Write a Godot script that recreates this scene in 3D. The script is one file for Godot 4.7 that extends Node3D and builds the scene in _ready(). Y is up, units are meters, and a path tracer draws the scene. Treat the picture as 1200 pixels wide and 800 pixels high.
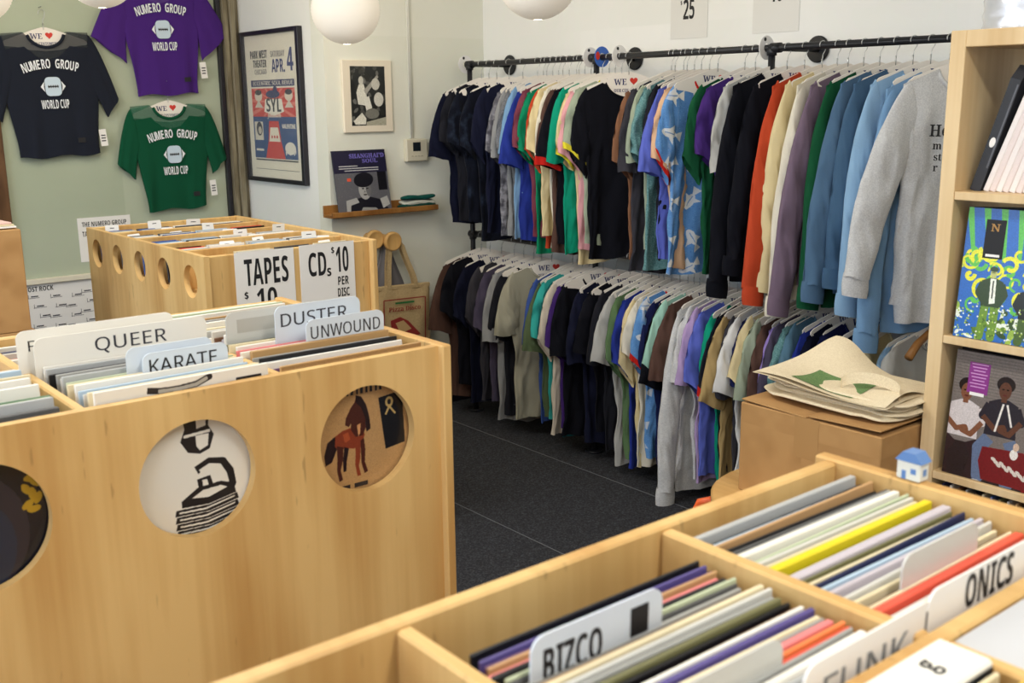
extends Node3D
# Record shop corner. Units are metres, y is up, the floor is y = 0, the camera stands at x = z = 0.
const EYE := 1.674            # camera height
const FOCAL := 1249.37        # focal length in pixels of the 1200 x 800 frame
const RIM := 1.189            # top of the record bins
var eye_basis := Basis.from_euler(Vector3(deg_to_rad(-12.747), deg_to_rad(-38.969), deg_to_rad(-0.679)))
var rng := RandomNumberGenerator.new()
var M := {}                   # materials by name
var T := {}                   # textures by name
var sans_bold: SystemFont
var sans: SystemFont
var serif_bold: SystemFont
var mesh_cache := {}

# ---------------------------------------------------------------- pixels to points on known planes
func ray(px: float, py: float) -> Vector3:
	return eye_basis * Vector3((px - 600.0) / FOCAL, (400.0 - py) / FOCAL, -1.0)
func on_x(px: float, py: float, x: float) -> Vector3:
	var d := ray(px, py)
	return d * (x / d.x) + Vector3(0, EYE, 0)
func on_y(px: float, py: float, y: float) -> Vector3:
	var d := ray(px, py)
	return d * ((y - EYE) / d.y) + Vector3(0, EYE, 0)
func on_z(px: float, py: float, z: float) -> Vector3:
	var d := ray(px, py)
	return d * (z / d.z) + Vector3(0, EYE, 0)
func at_depth(px: float, py: float, dist: float) -> Vector3:
	return ray(px, py) * dist + Vector3(0, EYE, 0)

# ---------------------------------------------------------------- scene tree
func thing(called: String, label: String, category: String, at := Vector3.ZERO, group := "") -> Node3D:
	var o := Node3D.new()
	o.name = called
	add_child(o, true)
	o.position = at
	return tag(o, label, category, group)
func tag(o: Node3D, label: String, category: String, group := "") -> Node3D:
	o.set_meta("label", label)
	o.set_meta("category", category)
	if group:
		o.set_meta("group", group)
	return o
func part(called: String, mesh: Mesh, m: Material, parent: Node = self, at := Vector3.ZERO, turn := Vector3.ZERO) -> MeshInstance3D:
	var o := MeshInstance3D.new()
	o.name = called
	o.mesh = mesh
	o.material_override = m
	parent.add_child(o, true)
	o.position = at
	o.rotation = turn
	return o
func single(called: String, label: String, category: String, mesh: Mesh, m: Material, at := Vector3.ZERO, turn := Vector3.ZERO, group := "") -> MeshInstance3D:
	var o := part(called, mesh, m, self, at, turn)
	tag(o, label, category, group)
	return o
func struct(called: String, mesh: Mesh, m: Material, at := Vector3.ZERO, turn := Vector3.ZERO) -> MeshInstance3D:
	var o := part(called, mesh, m, self, at, turn)
	o.set_meta("kind", "structure")
	return o

# ---------------------------------------------------------------- shapes
func quad(st: SurfaceTool, a: Vector3, b: Vector3, c: Vector3, d: Vector3) -> void:   # a b c d counter-clockwise seen from outside
	for v in [a, c, b, a, d, c]:
		st.add_vertex(v)
func tri(st: SurfaceTool, a: Vector3, b: Vector3, c: Vector3) -> void:
	for v in [a, c, b]:
		st.add_vertex(v)
func begin(smooth := false) -> SurfaceTool:
	var st := SurfaceTool.new()
	st.begin(Mesh.PRIMITIVE_TRIANGLES)
	st.set_smooth_group(0 if smooth else -1)
	return st
func done(st: SurfaceTool) -> ArrayMesh:
	st.generate_normals()
	return st.commit()
func box_into(st: SurfaceTool, s: Vector3, at: Vector3, b := 0.0, bas := Basis()) -> void:
	var h := s / 2.0
	b = minf(b, minf(h.x, minf(h.y, h.z)) * 0.8)
	var p := func(x: float, y: float, z: float) -> Vector3: return bas * Vector3(x, y, z) + at
	for ax in 3:
		for sg in [-1.0, 1.0]:
			var u := (ax + 1) % 3
			var w := (ax + 2) % 3
			var c := []
			for q in [[-1, -1], [1, -1], [1, 1], [-1, 1]]:
				var v := Vector3.ZERO
				v[ax] = sg * h[ax]
				v[u] = q[0] * (h[u] - b)
				v[w] = q[1] * (h[w] - b)
				c.append(bas * v + at)
			if sg > 0:
				quad(st, c[0], c[1], c[2], c[3])
			else:
				quad(st, c[3], c[2], c[1], c[0])
	if b <= 0.0:
		return
	for ax in 3:                                     # twelve chamfered edges
		var u := (ax + 1) % 3
		var w := (ax + 2) % 3
		for su in [-1.0, 1.0]:
			for sw in [-1.0, 1.0]:
				var c := []
				for q in [[-1, 0], [1, 0], [1, 1], [-1, 1]]:
					var v := Vector3.ZERO
					v[ax] = q[0] * (h[ax] - b)
					v[u] = su * (h[u] if q[1] == 0 else h[u] - b)
					v[w] = sw * (h[w] - b if q[1] == 0 else h[w])
					c.append(bas * v + at)
				if su * sw > 0:
					quad(st, c[0], c[1], c[2], c[3])
				else:
					quad(st, c[3], c[2], c[1], c[0])
	for sx in [-1.0, 1.0]:
		for sy in [-1.0, 1.0]:
			for sz in [-1.0, 1.0]:
				var a: Vector3 = p.call(sx * h.x, sy * (h.y - b), sz * (h.z - b))
				var bb: Vector3 = p.call(sx * (h.x - b), sy * h.y, sz * (h.z - b))
				var c: Vector3 = p.call(sx * (h.x - b), sy * (h.y - b), sz * h.z)
				if sx * sy * sz > 0:
					tri(st, a, bb, c)
				else:
					tri(st, c, bb, a)
func block(x: float, y: float, z: float, b := 0.0015) -> ArrayMesh:      # a chamfered board, kept for alike pieces
	var key := "b%.4f,%.4f,%.4f,%.4f" % [x, y, z, b]
	if not mesh_cache.has(key):
		var st := begin()
		box_into(st, Vector3(x, y, z), Vector3.ZERO, b)
		mesh_cache[key] = done(st)
	return mesh_cache[key]
func span(called: String, lo: Vector3, hi: Vector3, m: Material, parent: Node = self, b := 0.0015) -> MeshInstance3D:
	return part(called, block(hi.x - lo.x, hi.y - lo.y, hi.z - lo.z, b), m, parent, (lo + hi) / 2.0)
func sweep_into(st: SurfaceTool, pts: Array, r, seg := 8, closed := false) -> void:   # round tube along points; r is a number or an array
	var n := pts.size()
	var rings := []
	var up := Vector3(0.3, 0.9, 0.2).normalized()
	for i in n:
		var a: Vector3 = pts[(i - 1 + n) % n] if closed or i > 0 else pts[0]
		var b: Vector3 = pts[(i + 1) % n] if closed or i < n - 1 else pts[n - 1]
		var t := (b - a).normalized()
		if absf(t.dot(up)) > 0.98:
			up = Vector3(0.9, 0.1, 0.4).normalized()
		var s := t.cross(up).normalized()
		var w := s.cross(t).normalized()
		up = w
		var ring := []
		var rr: float = r[i] if r is Array else r
		for k in seg:
			var an := TAU * k / seg
			ring.append(pts[i] + s * cos(an) * rr + w * sin(an) * rr)
		rings.append(ring)
	for i in (n if closed else n - 1):
		var r0: Array = rings[i]
		var r1: Array = rings[(i + 1) % n]
		for k in seg:
			var k2 := (k + 1) % seg
			quad(st, r0[k], r0[k2], r1[k2], r1[k])
	if not closed:
		for k in range(1, seg - 1):
			tri(st, rings[0][0], rings[0][k + 1], rings[0][k])
			tri(st, rings[n - 1][0], rings[n - 1][k], rings[n - 1][k + 1])
func tube(pts: Array, r, seg := 8, closed := false) -> ArrayMesh:
	var st := begin(true)
	sweep_into(st, pts, r, seg, closed)
	return done(st)
func lathe(profile: Array, seg := 32, smooth := true) -> ArrayMesh:     # Vector2(radius, y), from bottom to top, round y
	var st := begin(smooth)
	for i in profile.size() - 1:
		var a: Vector2 = profile[i]
		var b: Vector2 = profile[i + 1]
		for k in seg:
			var c0 := Vector3(cos(TAU * k / seg), 0, -sin(TAU * k / seg))
			var c1 := Vector3(cos(TAU * (k + 1) / seg), 0, -sin(TAU * (k + 1) / seg))
			var p := [c0 * a.x + Vector3.UP * a.y, c1 * a.x + Vector3.UP * a.y, c1 * b.x + Vector3.UP * b.y, c0 * b.x + Vector3.UP * b.y]
			if a.x < 1e-6:
				tri(st, p[0], p[2], p[3])
			elif b.x < 1e-6:
				tri(st, p[0], p[1], p[2])
			else:
				quad(st, p[0], p[1], p[2], p[3])
	return done(st)
func drum(r: float, h: float, b := 0.003, seg := 32) -> ArrayMesh:       # disc with chamfered rims, centred
	return lathe([Vector2(0, -h / 2), Vector2(r - b, -h / 2), Vector2(r, -h / 2 + b), Vector2(r, h / 2 - b), Vector2(r - b, h / 2), Vector2(0, h / 2)], seg, false)
func prism(poly: PackedVector2Array, depth: float, m_smooth := false) -> ArrayMesh:   # outline in x y, given thickness in z
	var st := begin(m_smooth)
	if Geometry2D.is_polygon_clockwise(poly):
		poly.reverse()
	var idx := Geometry2D.triangulate_polygon(poly)
	var h := depth / 2.0
	for i in range(0, idx.size(), 3):
		var a := poly[idx[i]]
		var b := poly[idx[i + 1]]
		var c := poly[idx[i + 2]]
		if (b - a).cross(c - a) < 0:
			var t := b
			b = c
			c = t
		tri(st, Vector3(a.x, a.y, h), Vector3(b.x, b.y, h), Vector3(c.x, c.y, h))
		tri(st, Vector3(a.x, a.y, -h), Vector3(c.x, c.y, -h), Vector3(b.x, b.y, -h))
	for i in poly.size():
		var a := poly[i]
		var b := poly[(i + 1) % poly.size()]
		quad(st, Vector3(a.x, a.y, -h), Vector3(b.x, b.y, -h), Vector3(b.x, b.y, h), Vector3(a.x, a.y, h))
	return done(st)
func round_rect(w: float, h: float, r: float, n := 5) -> PackedVector2Array:
	var out := PackedVector2Array()
	for c in [[1, 1, 0], [-1, 1, 1], [-1, -1, 2], [1, -1, 3]]:
		for k in n + 1:
			var a: float = (c[2] + float(k) / n) * PI / 2
			out.append(Vector2(c[0] * (w / 2 - r) + cos(a) * r, c[1] * (h / 2 - r) + sin(a) * r))
	return out
func ellipse(rx: float, ry: float, at := Vector2.ZERO, n := 24) -> PackedVector2Array:
	var out := PackedVector2Array()
	for k in n:
		out.append(at + Vector2(cos(TAU * k / n) * rx, sin(TAU * k / n) * ry))
	return out
# a board in x y with round holes: each hole sits in a cell [x0, x1] of the strip y0..y1, the rest is solid
func holed_board(x0: float, x1: float, y_lo: float, y0: float, y1: float, cells: Array, depth: float) -> ArrayMesh:
	var st := begin()
	var h := depth / 2.0
	if y_lo < y0:
		box_into(st, Vector3(x1 - x0, y0 - y_lo, depth), Vector3((x0 + x1) / 2, (y0 + y_lo) / 2, 0))
	for c in cells:
		var cx: float = c[2]
		var cy: float = c[3]
		var r: float = c[4]
		var n := 64
		var angs := []
		for k in n:
			angs.append(TAU * k / n)
		for q in [[c[0], y0], [c[1], y0], [c[1], y1], [c[0], y1]]:
			angs.append(fposmod(atan2(q[1] - cy, q[0] - cx), TAU))
		angs.sort()
		for k in angs.size():
			var e := []
			for a in [angs[k], angs[(k + 1) % angs.size()]]:
				var d := Vector2(cos(a), sin(a))
				var s := 1e9
				if absf(d.x) > 1e-6:
					s = minf(s, ((c[1] if d.x > 0 else c[0]) - cx) / d.x)
				if absf(d.y) > 1e-6:
					s = minf(s, ((y1 if d.y > 0 else y0) - cy) / d.y)
				e.append([Vector2(cx, cy) + d * r, Vector2(cx, cy) + d * s])
			var i0: Vector2 = e[0][0]
			var o0: Vector2 = e[0][1]
			var i1: Vector2 = e[1][0]
			var o1: Vector2 = e[1][1]
			quad(st, Vector3(i0.x, i0.y, h), Vector3(o0.x, o0.y, h), Vector3(o1.x, o1.y, h), Vector3(i1.x, i1.y, h))
			quad(st, Vector3(i1.x, i1.y, -h), Vector3(o1.x, o1.y, -h), Vector3(o0.x, o0.y, -h), Vector3(i0.x, i0.y, -h))
			quad(st, Vector3(i0.x, i0.y, -h), Vector3(i0.x, i0.y, h), Vector3(i1.x, i1.y, h), Vector3(i1.x, i1.y, -h))
			quad(st, Vector3(o0.x, o0.y, -h), Vector3(o1.x, o1.y, -h), Vector3(o1.x, o1.y, h), Vector3(o0.x, o0.y, h))
	return done(st)
func sheet(nu: int, nv: int, f: Callable, wrap := false) -> ArrayMesh:   # smooth surface f(u, v), u and v from 0 to 1, with uv
	var st := SurfaceTool.new()
	st.begin(Mesh.PRIMITIVE_TRIANGLES)
	sheet_into(st, nu, nv, f, wrap)
	st.generate_normals()
	return st.commit()
func sheet_into(st: SurfaceTool, nu: int, nv: int, f: Callable, wrap := false) -> void:
	st.set_smooth_group(0)
	var g := []
	for i in nu + 1:
		var row := []
		for j in nv + 1:
			row.append(f.call(0.0 if wrap and i == nu else float(i) / nu, float(j) / nv))
		g.append(row)
	for i in nu:
		for j in nv:
			for q in [[0, 0], [1, 1], [1, 0], [0, 0], [0, 1], [1, 1]]:
				st.set_uv(Vector2(float(i + q[0]) / nu, float(j + q[1]) / nv))
				st.add_vertex(g[i + q[0]][j + q[1]])
func heart(s: float) -> PackedVector2Array:
	var out := PackedVector2Array()
	for k in 28:
		var t := TAU * k / 28
		out.append(Vector2(16 * pow(sin(t), 3), 13 * cos(t) - 5 * cos(2 * t) - 2 * cos(3 * t) - cos(4 * t)) * s / 32)
	return out
func text_mesh(s: String, cap: float, font: Font, depth := 0.0006) -> TextMesh:
	var key := "t%s|%.4f|%s" % [s, cap, font.get_instance_id()]
	if not mesh_cache.has(key):
		var t := TextMesh.new()
		t.text = s
		t.font = font
		t.font_size = 48
		t.pixel_size = cap / (48 * 0.714)
		t.depth = depth
		t.curve_step = 2.0
		t.vertical_alignment = VERTICAL_ALIGNMENT_CENTER
		mesh_cache[key] = t
	return mesh_cache[key]
func letter(s: String, cap: float, m: Material, parent: Node, at: Vector3, squeeze := 1.0, font: Font = null, align := 0.0, turn := 0.0) -> MeshInstance3D:
	var t := text_mesh(s, cap, font if font else sans_bold)
	var o := part("lettering", t, m, parent, at, Vector3(0, 0, turn))
	o.scale = Vector3(squeeze, 1, 1)
	var w := t.get_aabb().size.x * squeeze
	o.position += Basis(Vector3.BACK, turn) * Vector3(align * w / 2.0, 0, 0)
	return o
func fit_text(s: String, cap: float, width: float, m: Material, parent: Node, at: Vector3, font: Font = null) -> MeshInstance3D:
	var t := text_mesh(s, cap, font if font else sans_bold)
	return letter(s, cap, m, parent, at, width / maxf(0.001, t.get_aabb().size.x), font)

# ---------------------------------------------------------------- the scene
const LANTERN_GLOW := 0.22
const WINDOW_LIGHT := 6.5
const CEILING_LIGHT := 3.0
const LANTERN_LIGHT := 0.15
const EXPOSURE := 1.18
func _ready() -> void:
	rng.seed = 20
	var cam := Camera3D.new()
	cam.name = "camera"
	cam.fov = rad_to_deg(2.0 * atan(400.0 / FOCAL))
	cam.near = 0.05
	cam.far = 60.0
	cam.transform = Transform3D(eye_basis, Vector3(0, EYE, 0))
	var ca := CameraAttributesPhysical.new()
	ca.frustum_focal_length = 37.5
	ca.frustum_focus_distance = 3.6
	ca.exposure_aperture = 7.1
	cam.attributes = ca
	cam.fov = rad_to_deg(2.0 * atan(400.0 / FOCAL))
	add_child(cam)
	cam.make_current()
	var we := WorldEnvironment.new()
	we.name = "world_environment"
	var e := Environment.new()
	e.background_mode = Environment.BG_SKY
	var sky := Sky.new()
	var sm := ProceduralSkyMaterial.new()
	sm.sky_top_color = c8(150, 182, 224)
	sm.sky_horizon_color = c8(222, 230, 236)
	sm.ground_bottom_color = c8(120, 116, 110)
	sm.ground_horizon_color = c8(190, 190, 186)
	sm.sky_energy_multiplier = 1.6
	sky.sky_material = sm
	e.sky = sky
	e.tonemap_mode = Environment.TONE_MAPPER_LINEAR
	e.tonemap_exposure = EXPOSURE
	e.sdfgi_enabled = true
	e.ssao_enabled = true
	e.ssil_enabled = true
	we.environment = e
	add_child(we)
	# daylight that comes in through the shop window in the wall at x = -3
	var day := AreaLight3D.new()
	day.name = "window_daylight"
	day.area_size = Vector2(5.4, 2.0)
	day.area_normalize_energy = true
	day.light_color = c8(224, 236, 255)
	day.light_energy = WINDOW_LIGHT
	day.shadow_enabled = true
	add_child(day)
	day.position = Vector3(-2.94, 1.85, -1.6)
	day.rotation.y = -PI / 2
	# fluorescent ceiling fittings, each an area light just below its diffuser
	for q in [[1.0, -2.85], [1.0, 0.35], [-1.4, -2.85], [-1.4, 0.35]]:
		var a := AreaLight3D.new()
		a.name = "ceiling_fitting_light"
		a.area_size = Vector2(0.30, 1.18)
		a.area_normalize_energy = true
		a.light_color = c8(252, 250, 244)
		a.light_energy = CEILING_LIGHT
		a.shadow_enabled = true
		add_child(a, true)
		a.position = Vector3(q[0], 3.015, q[1])
		a.rotation.x = -PI / 2
	make_materials()
	build_room()
	build_lanterns()
	build_ceiling_lights()
	build_bins()
	build_disc_box()
	build_shelving()
	build_rack()
	build_wall_things()
	build_small_things()

func build_room() -> void:
	# floor: dark rubber rolls on a pale subfloor, butted with thin joints
	var f := struct("floor", block(6.9, 0.1, 8.6, 0), M.concrete, Vector3(0.4, -0.062, -1.6))
	for k in 10:
		var x0 := 3.2 - 0.7 * k
		var lo := x0 - 0.6955
		var hi := x0
		span("rubber_strip", Vector3(maxf(lo, -2.99), -0.012, -5.74), Vector3(hi + 0.0005, 0.0, 2.5), M.rubber, f, 0.001).position -= f.position
	for k in 9:
		span("joint", Vector3(3.2015 - 0.7 * k, -0.010, -5.74), Vector3(3.2050 - 0.7 * k, 0.0004, 2.5), M.pale_joint, f, 0.0).position -= f.position
	span("rubber_strip", Vector3(3.206, -0.012, -5.74), Vector3(3.69, 0.0, 2.5), M.rubber, f, 0.001).position -= f.position
	var hgt := 3.1
	struct("wall_rack", block(0.12, hgt, 7.4, 0), M.wall_white, Vector3(3.75, hgt / 2, -1.13))
	struct("wall_shelf", block(1.11, hgt, 0.12, 0), M.wall_pale, Vector3(3.255, hgt / 2, -4.84))
	struct("wall_poster", block(0.12, hgt, 0.85, 0), M.wall_white, Vector3(2.76, hgt / 2, -5.325))
	struct("wall_jersey", block(5.8, hgt, 0.12, 0), M.wall_green, Vector3(-0.2, hgt / 2, -5.81))
	struct("wall_back", block(6.9, hgt, 0.12, 0), M.wall_white, Vector3(0.4, hgt / 2, 2.56))
	struct("ceiling", block(6.9, 0.12, 8.6, 0), M.ceiling, Vector3(0.4, hgt + 0.06, -1.6))
	# the wall with the shop window
	var st := begin()
	box_into(st, Vector3(0.12, 0.8, 8.4), Vector3(0, 0.4, -1.6))
	box_into(st, Vector3(0.12, hgt - 2.9, 8.4), Vector3(0, (hgt + 2.9) / 2, -1.6))
	box_into(st, Vector3(0.12, 2.1, 1.4), Vector3(0, 1.85, 1.9))
	box_into(st, Vector3(0.12, 2.1, 1.4), Vector3(0, 1.85, -5.1))
	struct("wall_window", done(st), M.wall_white, Vector3(-3.06, 0, 0))
	var w := struct("window_1", block(0.06, 0.08, 5.6, 0.004), M.black_frame, Vector3(-3.06, 0.84, -1.6))
	part("window_frame", block(0.06, 0.08, 5.6, 0.004), M.black_frame, w, Vector3(0, 2.02, 0))
	for k in 5:
		part("window_frame", block(0.06, 1.94, 0.06, 0.004), M.black_frame, w, Vector3(0, 1.01, -2.77 + k * 1.385))
	for k in 4:
		part("pane", block(0.008, 1.94, 1.32, 0), M.glass, w, Vector3(0, 1.01, -2.0775 + k * 1.385))
	# weathered boards and black strip where the green wall meets the poster wall
	var t := struct("trim_1", block(0.03, hgt, 0.05, 0.002), M.barn_wood, Vector3(2.622, hgt / 2, -5.725))
	part("plank", block(0.034, hgt, 0.065, 0.004), M.barn_wood, t, Vector3(0.034, 0, 0.012))
	part("plank", block(0.03, hgt, 0.045, 0.003), M.barn_wood, t, Vector3(0.062, 0, -0.002))
	struct("trim_2", block(0.024, hgt, 0.03, 0.001), M.black_frame, Vector3(2.592, hgt / 2, -5.735))
	struct("trim_3", block(0.13, hgt, 0.035, 0.003), M.brown_wood, Vector3(1.355, hgt / 2, -5.733))
	struct("trim_4", block(1.17, 0.028, 0.03, 0.003), M.cream_trim, Vector3(2.002, 0.795, -5.735))
	struct("baseboard_rack", block(0.014, 0.1, 7.0, 0.002), M.black_frame, Vector3(3.683, 0.05, -1.2))
	struct("baseboard_shelf", block(0.98, 0.1, 0.014, 0.002), M.black_frame, Vector3(3.19, 0.05, -4.773))
	# white metal conduit down to the thermostat
	var a := on_z(477, 0, -4.77)
	struct("trim_5", tube([Vector3(a.x, hgt, -4.77), Vector3(a.x, EYE - 0.19, -4.77)], 0.010, 10), M.conduit)

func build_ceiling_lights() -> void:
	for q in [[1.0, -2.85, "between the far bin and the disc box"], [1.0, 0.35, "above the bin with the BIZCO card"], [-1.4, -2.85, "by the shop window and far bin"], [-1.4, 0.35, "by the shop window behind the bins"]]:
		var o := thing("ceiling_light", "white fluorescent ceiling light %s" % q[2], "ceiling light", Vector3(q[0], 3.1, q[1]), "fluorescent ceiling lights")
		part("housing", block(0.34, 0.06, 1.24, 0.006), M.conduit, o, Vector3(0, -0.03, 0))
		part("diffuser", block(0.30, 0.018, 1.18, 0.004), M.diffuser, o, Vector3(0, -0.066, 0))

func lantern(at: Vector3, r: float, where: String) -> void:
	var o := thing("paper_lantern", where, "lantern", at, "round white paper lanterns hanging from the ceiling")
	var prof := []
	for k in 61:
		var a := -PI / 2 * 0.93 + PI * 0.93 * k / 60.0
		var rr := cos(a) * r * (1.0 + (0.011 if k % 2 else -0.011))
		prof.append(Vector2(rr, sin(a) * r * 0.96))
	var sh := part("shade", lathe(prof, 40), M.paper_lantern, o)
	part("rim_ring", tube(range(24).map(func(k): return Vector3(cos(TAU * k / 24) * r * 0.17, r * 0.945, sin(TAU * k / 24) * r * 0.17)), 0.002, 5, true), M.wire, sh)
	part("cord", tube([Vector3(0, 0.05, 0), Vector3(0, 3.1 - at.y, 0)], 0.003, 6), M.black_pipe, o)
	part("light_bulb", lathe([Vector2(0, -0.05), Vector2(0.02, -0.045), Vector2(0.03, -0.02), Vector2(0.026, 0.01), Vector2(0.014, 0.035), Vector2(0.014, 0.06), Vector2(0, 0.06)], 16), M.bulb, o)
	var l := OmniLight3D.new()
	l.name = "lantern_light"
	l.light_color = c8(255, 236, 206)
	l.light_energy = LANTERN_LIGHT
	l.light_size = r * 0.8
	l.omni_range = 12.0
	l.omni_attenuation = 2.0
	l.shadow_enabled = true
	o.add_child(l)
func build_lanterns() -> void:
	lantern(at_depth(405, 12, 4.55), 0.146, "round white paper lantern in front of the framed poster wall corner")
	lantern(at_depth(630, -24, 3.95), 0.150, "round white paper lantern in front of the clothes rail")
	lantern(at_depth(116, -32, 4.4), 0.146, "round white paper lantern above the purple jersey")
	lantern(at_depth(-30, -14, 4.4), 0.146, "round white paper lantern above the black jersey")
	lantern(Vector3(1.0, 2.45, -0.9), 0.15, "added unseen white paper lantern above the record bin with the BIZCO card")  # this and the next two are added out of view to light the near area
	lantern(Vector3(-0.8, 2.45, -1.4), 0.15, "added unseen white paper lantern above the aisle between the bins")
	lantern(Vector3(2.0, 2.45, -0.3), 0.15, "added unseen white paper lantern above the shelving unit")

# ---------------------------------------------------------------- textures and materials
func c8(r: int, g: int, b: int) -> Color:
	return Color8(r, g, b)
func flat(key: String, col: Color, rough := 0.8, metal := 0.0) -> StandardMaterial3D:
	if not M.has(key):
		var m := StandardMaterial3D.new()
		m.albedo_color = col
		m.roughness = rough
		m.metallic = metal
		M[key] = m
	return M[key]
func noise(kind: int, freq: float, sd: int, oct := 4) -> FastNoiseLite:
	var n := FastNoiseLite.new()
	n.noise_type = kind
	n.frequency = freq
	n.seed = sd
	n.fractal_octaves = oct
	return n
func painted(w: int, h: int, f: Callable) -> ImageTexture:
	var im := Image.create(w, h, false, Image.FORMAT_RGB8)
	for y in h:
		for x in w:
			im.set_pixel(x, y, f.call(x, y))
	return ImageTexture.create_from_image(im)
func wrap2(n: FastNoiseLite, x: float, y: float, size: float, sx: float, sy: float) -> float:   # noise that repeats every size pixels across
	var a := TAU * x / size
	var r := size / TAU
	return n.get_noise_3d(cos(a) * r * sx, sin(a) * r * sx, absf(y - size / 2) * sy)
func wood(key: String, base: Color, dark: Color, repeat_m: float, flecks := true) -> StandardMaterial3D:
	var n1 := noise(FastNoiseLite.TYPE_SIMPLEX_SMOOTH, 0.02, 3, 5)
	var n2 := noise(FastNoiseLite.TYPE_SIMPLEX_SMOOTH, 0.01, 9, 3)
	var n3 := noise(FastNoiseLite.TYPE_SIMPLEX_SMOOTH, 0.05, 17, 3)
	var t := painted(512, 512, func(x, y):
		var fine := wrap2(n1, x, y, 512.0, 4.0, 0.12)
		var broad := wrap2(n2, x, y, 512.0, 1.0, 0.25)
		var k := clampf(0.32 + fine * 0.35 + broad * 0.75, 0.0, 1.0)
		var c := base.lerp(dark, k)
		if flecks:
			var f := wrap2(n3, x, y, 512.0, 1.6, 0.22)
			if f > 0.60:
				c = c.lerp(dark * 0.62, clampf((f - 0.60) * 4.0, 0.0, 0.32))
		return c)
	var m := StandardMaterial3D.new()
	m.albedo_texture = t
	m.uv1_triplanar = true
	m.uv1_world_triplanar = true
	m.uv1_scale = Vector3.ONE / repeat_m
	m.roughness = 0.46
	m.metallic_specular = 0.4
	M[key] = m
	return m
func speckle(key: String, base: Color, other: Color, amount: float, freq: float, repeat_m: float, rough := 0.95, world := true) -> StandardMaterial3D:
	var n := noise(FastNoiseLite.TYPE_VALUE, freq, key.hash() % 1000, 2)
	var t := painted(256, 256, func(x, y):
		return base.lerp(other, clampf((n.get_noise_2d(x, y) + 0.45) * amount, 0.0, 1.0)))
	var m := StandardMaterial3D.new()
	m.albedo_texture = t
	m.uv1_triplanar = true
	m.uv1_world_triplanar = world
	m.uv1_scale = Vector3.ONE / repeat_m
	m.roughness = rough
	M[key] = m
	return m
func fabric(key: String, col: Color) -> StandardMaterial3D:
	if M.has(key):
		return M[key]
	var m := StandardMaterial3D.new()
	m.albedo_color = col
	m.albedo_texture = T.weave
	m.uv1_triplanar = true
	m.uv1_scale = Vector3.ONE / 0.12
	m.roughness = 0.95
	m.metallic_specular = 0.2
	m.rim_enabled = true
	m.rim = 0.12
	m.rim_tint = 0.6
	M[key] = m
	return m
func dyed(key: String, a: Color, b: Color, freq: float, cut: float, sharp: float) -> StandardMaterial3D:   # blotchy dye
	var n := noise(FastNoiseLite.TYPE_SIMPLEX_SMOOTH, freq, key.hash() % 1000, 4)
	var t := painted(192, 192, func(x, y):
		var v := wrap2(n, x, y, 192.0, 1.0, 1.0)
		return a.lerp(b, clampf((v - cut) * sharp, 0.0, 1.0)))
	var m: StandardMaterial3D = fabric(key, Color.WHITE)
	m.albedo_texture = t
	m.uv1_scale = Vector3.ONE / 0.34
	return m

# flat prints: filled outlines on an image
class Canvas:
	var im: Image
	var w: int
	var h: int
	var move := Vector2.ZERO      # shift and scale of what is drawn, as fractions of the sheet
	var zoom := Vector2.ONE
	func _init(ww: int, hh: int, bg: Color) -> void:
		w = ww
		h = hh
		im = Image.create(w, h, false, Image.FORMAT_RGB8)
		im.fill(bg)
	func poly(pts: Array, c: Color) -> void:             # points as fractions of the sheet, y down
		pts = pts.map(func(q): return [q[0] * zoom.x + move.x, q[1] * zoom.y + move.y])
		var n := pts.size()
		var lo := 1e9
		var hi := -1e9
		for p in pts:
			lo = minf(lo, p[1] * h)
			hi = maxf(hi, p[1] * h)
		for y in range(maxi(0, int(lo)), mini(h - 1, int(hi)) + 1):
			var xs := []
			var yy := y + 0.5
			for i in n:
				var ay: float = pts[i][1] * h
				var by: float = pts[(i + 1) % n][1] * h
				if (ay <= yy) != (by <= yy):
					var ax: float = pts[i][0] * w
					var bx: float = pts[(i + 1) % n][0] * w
					xs.append(ax + (yy - ay) / (by - ay) * (bx - ax))
			xs.sort()
			for k in range(0, xs.size() - 1, 2):
				var x0 := int(round(xs[k]))
				im.fill_rect(Rect2i(x0, y, maxi(1, int(round(xs[k + 1])) - x0), 1), c)
	func oval(cx: float, cy: float, rx: float, ry: float, c: Color, turn := 0.0) -> void:
		var pts := []
		for k in 28:
			var p := Vector2(cos(TAU * k / 28) * rx * w, sin(TAU * k / 28) * ry * h).rotated(turn)
			pts.append([cx + p.x / w, cy + p.y / h])
		poly(pts, c)
	func rect(x: float, y: float, ww: float, hh: float, c: Color) -> void:
		im.fill_rect(Rect2i(int(x * w), int(y * h), maxi(1, int(ww * w)), maxi(1, int(hh * h))), c)
	func stroke(pts: Array, wd: float, c: Color) -> void:
		for i in pts.size() - 1:
			var a := Vector2(pts[i][0], pts[i][1])
			var b := Vector2(pts[i + 1][0], pts[i + 1][1])
			var d := (b - a).normalized().orthogonal() * wd / 2
			poly([[a.x + d.x, a.y + d.y], [b.x + d.x, b.y + d.y], [b.x - d.x, b.y - d.y], [a.x - d.x, a.y - d.y]], c)
			oval(b.x, b.y, wd / 2, wd / 2 * w / h, c)
	func grain(sd: int, amount: float) -> void:
		var r := RandomNumberGenerator.new()
		r.seed = sd
		for y in h:
			for x in w:
				var c := im.get_pixel(x, y)
				var k := 1.0 + r.randf_range(-amount, amount)
				im.set_pixel(x, y, Color(clampf(c.r * k, 0, 1), clampf(c.g * k, 0, 1), clampf(c.b * k, 0, 1)))
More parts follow.
